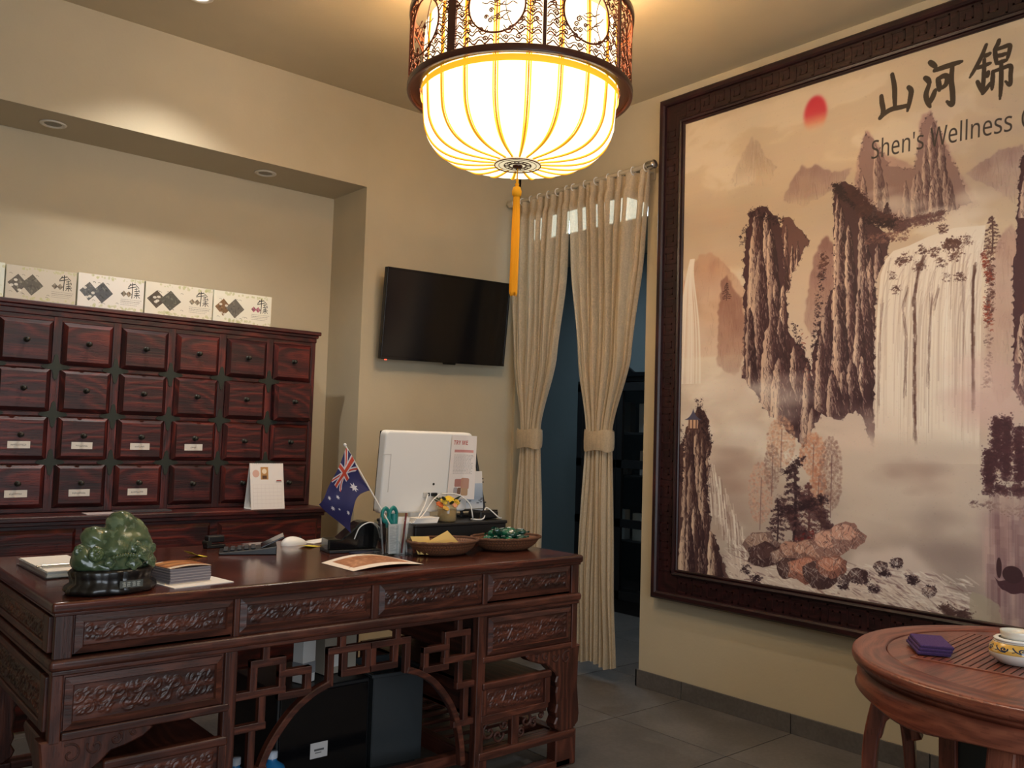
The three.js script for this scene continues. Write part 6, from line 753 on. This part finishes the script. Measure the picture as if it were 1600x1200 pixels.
// ---------- tea table ----------
{
  const o = thing('tea_table', 'round reddish wooden tea table with an inset slotted tray', 'table', [2.6, 0, -0.815]), Rr = 0.512, Ht = 0.7;
  const disc = (r0, r1, y0, y1, seg = 96, bev = 0.004) => { const pts = r0 > 0 ? [[r0, y0], [r1 - bev, y0], [r1, y0 + bev], [r1, y1 - bev], [r1 - bev, y1], [r0, y1], [r0, y0]] : [[0, y0], [r1 - bev, y0], [r1, y0 + bev], [r1, y1 - bev], [r1 - bev, y1], [0, y1]]; return wuv(lathe(pts, seg), 'x', false); };
  part(o, 'rim_ring', cuv(lathe([[0.424, Ht - 0.03], [0.49, Ht - 0.034], [0.508, Ht - 0.028], [Rr, Ht - 0.018], [0.51, Ht - 0.006], [0.503, Ht], [0.424, Ht], [0.424, Ht - 0.03]], 120)), mTea);
  part(o, 'inner_board', disc(0, 0.421, Ht - 0.026, Ht - 0.0015, 96, 0.003), mTea);
  // tray: a rectangle of slats let into the board, running towards the wall
  const tr = new THREE.Group(); tr.name = 'tray'; tr.rotation.y = 0.1; o.add(tr); const X0 = -0.12, Zt = -0.24;
  part(tr, 'tray_base', span(-0.205, 0.245, Ht - 0.004, Ht - 0.0006, -0.3, 0.02), mDark);
  for (let i = 0; i < 17; i++) { const z = -0.296 + i * 0.0188; part(tr, 'slat', span(-0.203, 0.243, Ht - 0.003, Ht + 0.0012, z, z + 0.0148, 0.001, 'x'), mTea); }
  part(tr, 'tray_border', [span(-0.215, -0.203, Ht - 0.004, Ht + 0.0016, -0.308, 0.03, 0.001), span(0.243, 0.255, Ht - 0.004, Ht + 0.0016, -0.308, 0.03, 0.001), span(-0.203, 0.243, Ht - 0.004, Ht + 0.0016, -0.308, -0.297, 0.001), span(-0.203, 0.243, Ht - 0.004, Ht + 0.0016, 0.02, 0.03, 0.001)], mTea);
  // waist and scalloped apron
  part(o, 'waist', cuv(lathe([[0.44, Ht - 0.05], [0.485, Ht - 0.05], [0.485, Ht - 0.032], [0.44, Ht - 0.032], [0.44, Ht - 0.05]], 96)), mTea);
  const ap = [], N = 160, idx = [], pos = []; for (let i = 0; i <= N; i++) { const a = i / N * 6.2832, low = Ht - 0.102 - 0.018 * Math.pow(Math.abs(Math.cos(a * 2.5 + 0.6)), 5); for (const [r, y] of [[0.482, Ht - 0.05], [0.498, Ht - 0.066], [0.497, low + 0.012], [0.503, low + 0.006], [0.499, low], [0.478, low], [0.47, Ht - 0.05]]) pos.push(Math.cos(a) * r, y, Math.sin(a) * r); } for (let i = 0; i < N; i++) for (let j = 0; j < 6; j++) { const a = i * 7 + j; idx.push(a, a + 1, a + 7, a + 1, a + 8, a + 7); } const ag = new THREE.BufferGeometry(); ag.setAttribute('position', new THREE.Float32BufferAttribute(pos, 3)); ag.setIndex(idx); ag.computeVertexNormals(); part(o, 'apron', cuv(ag), mTea);
  // five looped legs
  for (let k = 0; k < 5; k++) {
    const a = (k * 72 + 250) * D2R, L = [], sweep = (pts, w, t) => { const cv = new THREE.SplineCurve(pts.map(([x, y]) => new THREE.Vector2(x, y))), out = [], inn = []; for (let i = 0; i <= 28; i++) { const p = cv.getPoint(i / 28), tg = cv.getTangent(i / 28), ww = w * (0.8 + 0.35 * Math.abs(i / 14 - 1)); out.push([p.x - tg.y * ww, p.y + tg.x * ww]); inn.unshift([p.x + tg.y * ww, p.y - tg.x * ww]); } const g = wuv(ext([...out, ...inn], t, 0.006, 2), 'y'); g.translate(0, 0, -t / 2); return g; };
    const outer = sweep([[0.415, Ht - 0.09], [0.435, Ht - 0.15], [0.462, Ht - 0.27], [0.466, Ht - 0.4], [0.445, Ht - 0.54], [0.42, Ht - 0.64], [0.43, 0.02]], 0.022, 0.05), inner = sweep([[0.4, Ht - 0.1], [0.372, Ht - 0.2], [0.36, Ht - 0.36], [0.372, Ht - 0.5], [0.405, Ht - 0.62]], 0.017, 0.046), bridge = sweep([[0.352, Ht - 0.25], [0.372, Ht - 0.2], [0.405, Ht - 0.18], [0.438, Ht - 0.2], [0.456, Ht - 0.25]], 0.02, 0.046);
    for (const g of [outer, inner, bridge]) { g.rotateY(-a); L.push(g); } part(o, 'leg', L, mTea);
  }
  part(o, 'base_ring', wuv(lathe([[0.36, 0.02], [0.46, 0.02], [0.465, 0.035], [0.46, 0.05], [0.36, 0.05], [0.36, 0.02]], 80), 'x', false), mTea);
  for (let k = 0; k < 5; k++) { const a = (k * 72 + 250) * D2R; part(o, 'foot', bx(0.07, 0.022, 0.06, 0, 0.011, 0, 0.005).rotateY(-a).translate(Math.cos(a) * 0.43, 0, Math.sin(a) * 0.43), mTea); }
  // cupboard under the top: posts, dark panels, shelf
  for (const [sx, sz] of [[-1, -1], [1, -1], [1, 1], [-1, 1]]) part(o, 'cupboard_post', span(sx * 0.2 - 0.022, sx * 0.2 + 0.022, 0.05, Ht - 0.03, sz * 0.2 - 0.022, sz * 0.2 + 0.022, 0.004), mTea);
  part(o, 'cupboard_panel', [span(-0.18, 0.18, 0.3, Ht - 0.03, -0.206, -0.194), span(-0.18, 0.18, 0.3, Ht - 0.03, 0.194, 0.206), span(-0.206, -0.194, 0.3, Ht - 0.03, -0.18, 0.18)], M(rgb(26, 30, 30), 0.35)); part(o, 'shelf', [span(-0.21, 0.21, 0.28, 0.3, -0.21, 0.21, 0.003), span(-0.21, 0.21, 0.05, 0.07, -0.21, 0.21, 0.003)], mTea);
  // folded towel
  const mT = new THREE.MeshPhysicalMaterial({ color: rgb(92, 62, 122), roughness: 0.95, sheen: 0.6, bumpMap: plasterBump, bumpScale: 0.003 }), q = at(1450, 1010, 'y', Ht + 0.012), tw = thing('purple_cloth', 'folded purple cloth on the round tea table', 'cloth', [q.x, Ht + 0.0016, q.z], 0.62);
  for (let k = 0; k < 3; k++) { const g = new RoundedBoxGeometry(0.155 - k * 0.004, 0.009, 0.085, 4, 0.0044), p = g.attributes.position; for (let i = 0; i < p.count; i++) p.setY(i, p.getY(i) + 0.0025 * Math.sin(p.getX(i) * 60 + k * 2) * Math.cos(p.getZ(i) * 40) + 0.002 * (hash(Math.round(p.getX(i) * 900), Math.round(p.getZ(i) * 900)) - 0.5)); g.translate(0, 0.007 + k * 0.0082, 0.004 * k); g.computeVertexNormals(); part(tw, 'fold', g, mT); }
  // tea jar
  const jp = at(1589, 1038, 'y', Ht), j = thing('porcelain_jar', 'white porcelain jar with a yellow and blue painted shoulder on the tea table', 'jar', [jp.x, Ht + 0.0012, jp.z]);
  const jm = canvasTex(1024, 256, (c, w, h) => { c.fillStyle = '#e6e2da'; c.fillRect(0, 0, w, h); c.fillStyle = '#d6a850'; c.fillRect(0, 40, w, 92); c.fillStyle = '#e0c88c'; for (let i = 0; i < 60; i++) { c.beginPath(); c.ellipse(hash(i, 1) * w, 44 + hash(i, 2) * 84, 26, 10, 0, 0, 7); c.fill(); } c.strokeStyle = '#26304a'; c.lineCap = 'round'; for (let k = 0; k < 9; k++) { const x = k * 114 + 20; c.lineWidth = 10; c.beginPath(); for (let i = 0; i <= 20; i++) { const t = i / 20, r = 26 * (1 - 0.85 * t), a = t * 8 + k; c.lineTo(x + 40 + Math.cos(a) * r, 86 + Math.sin(a) * r * 0.9); } c.stroke(); c.beginPath(); c.moveTo(x - 18, 66); c.quadraticCurveTo(x + 10, 120, x + 50, 112); c.stroke(); c.lineWidth = 6; c.beginPath(); c.moveTo(x - 20, 108); c.lineTo(x + 4, 96); c.stroke(); } c.fillStyle = '#5a4a30'; c.fillRect(0, 34, w, 5); c.fillStyle = '#b8903c'; c.fillRect(0, 132, w, 4); });
  const jr = 0.066, prof = [[0.03, 0], [0.044, 0.003], [jr * 0.97, 0.018], [jr, 0.032], [jr * 0.95, 0.046], [jr * 0.8, 0.058], [jr * 0.68, 0.062]]; const jg = lathe(prof, 56); { const p = jg.attributes.position, uv = jg.attributes.uv; for (let i = 0; i < p.count; i++) uv.setY(i, p.getY(i) / 0.066); } part(j, 'body', jg, new THREE.MeshPhysicalMaterial({ map: jm, roughness: 0.15, clearcoat: 0.6, clearcoatRoughness: 0.05 })); part(j, 'lip', lathe([[jr * 0.66, 0.06], [jr * 0.8, 0.0605], [jr * 0.82, 0.064], [jr * 0.76, 0.067], [jr * 0.64, 0.066]], 48), mWhite); part(j, 'inner_cup', lathe([[0, 0.07], [0.034, 0.07], [0.037, 0.064], [0.039, 0.08], [0.0395, 0.085], [0.037, 0.085], [0.035, 0.074], [0, 0.074]], 40), M(rgb(236, 230, 216), 0.2, { clearcoat: 0.5 }));
}

renderer.render(scene, camera);
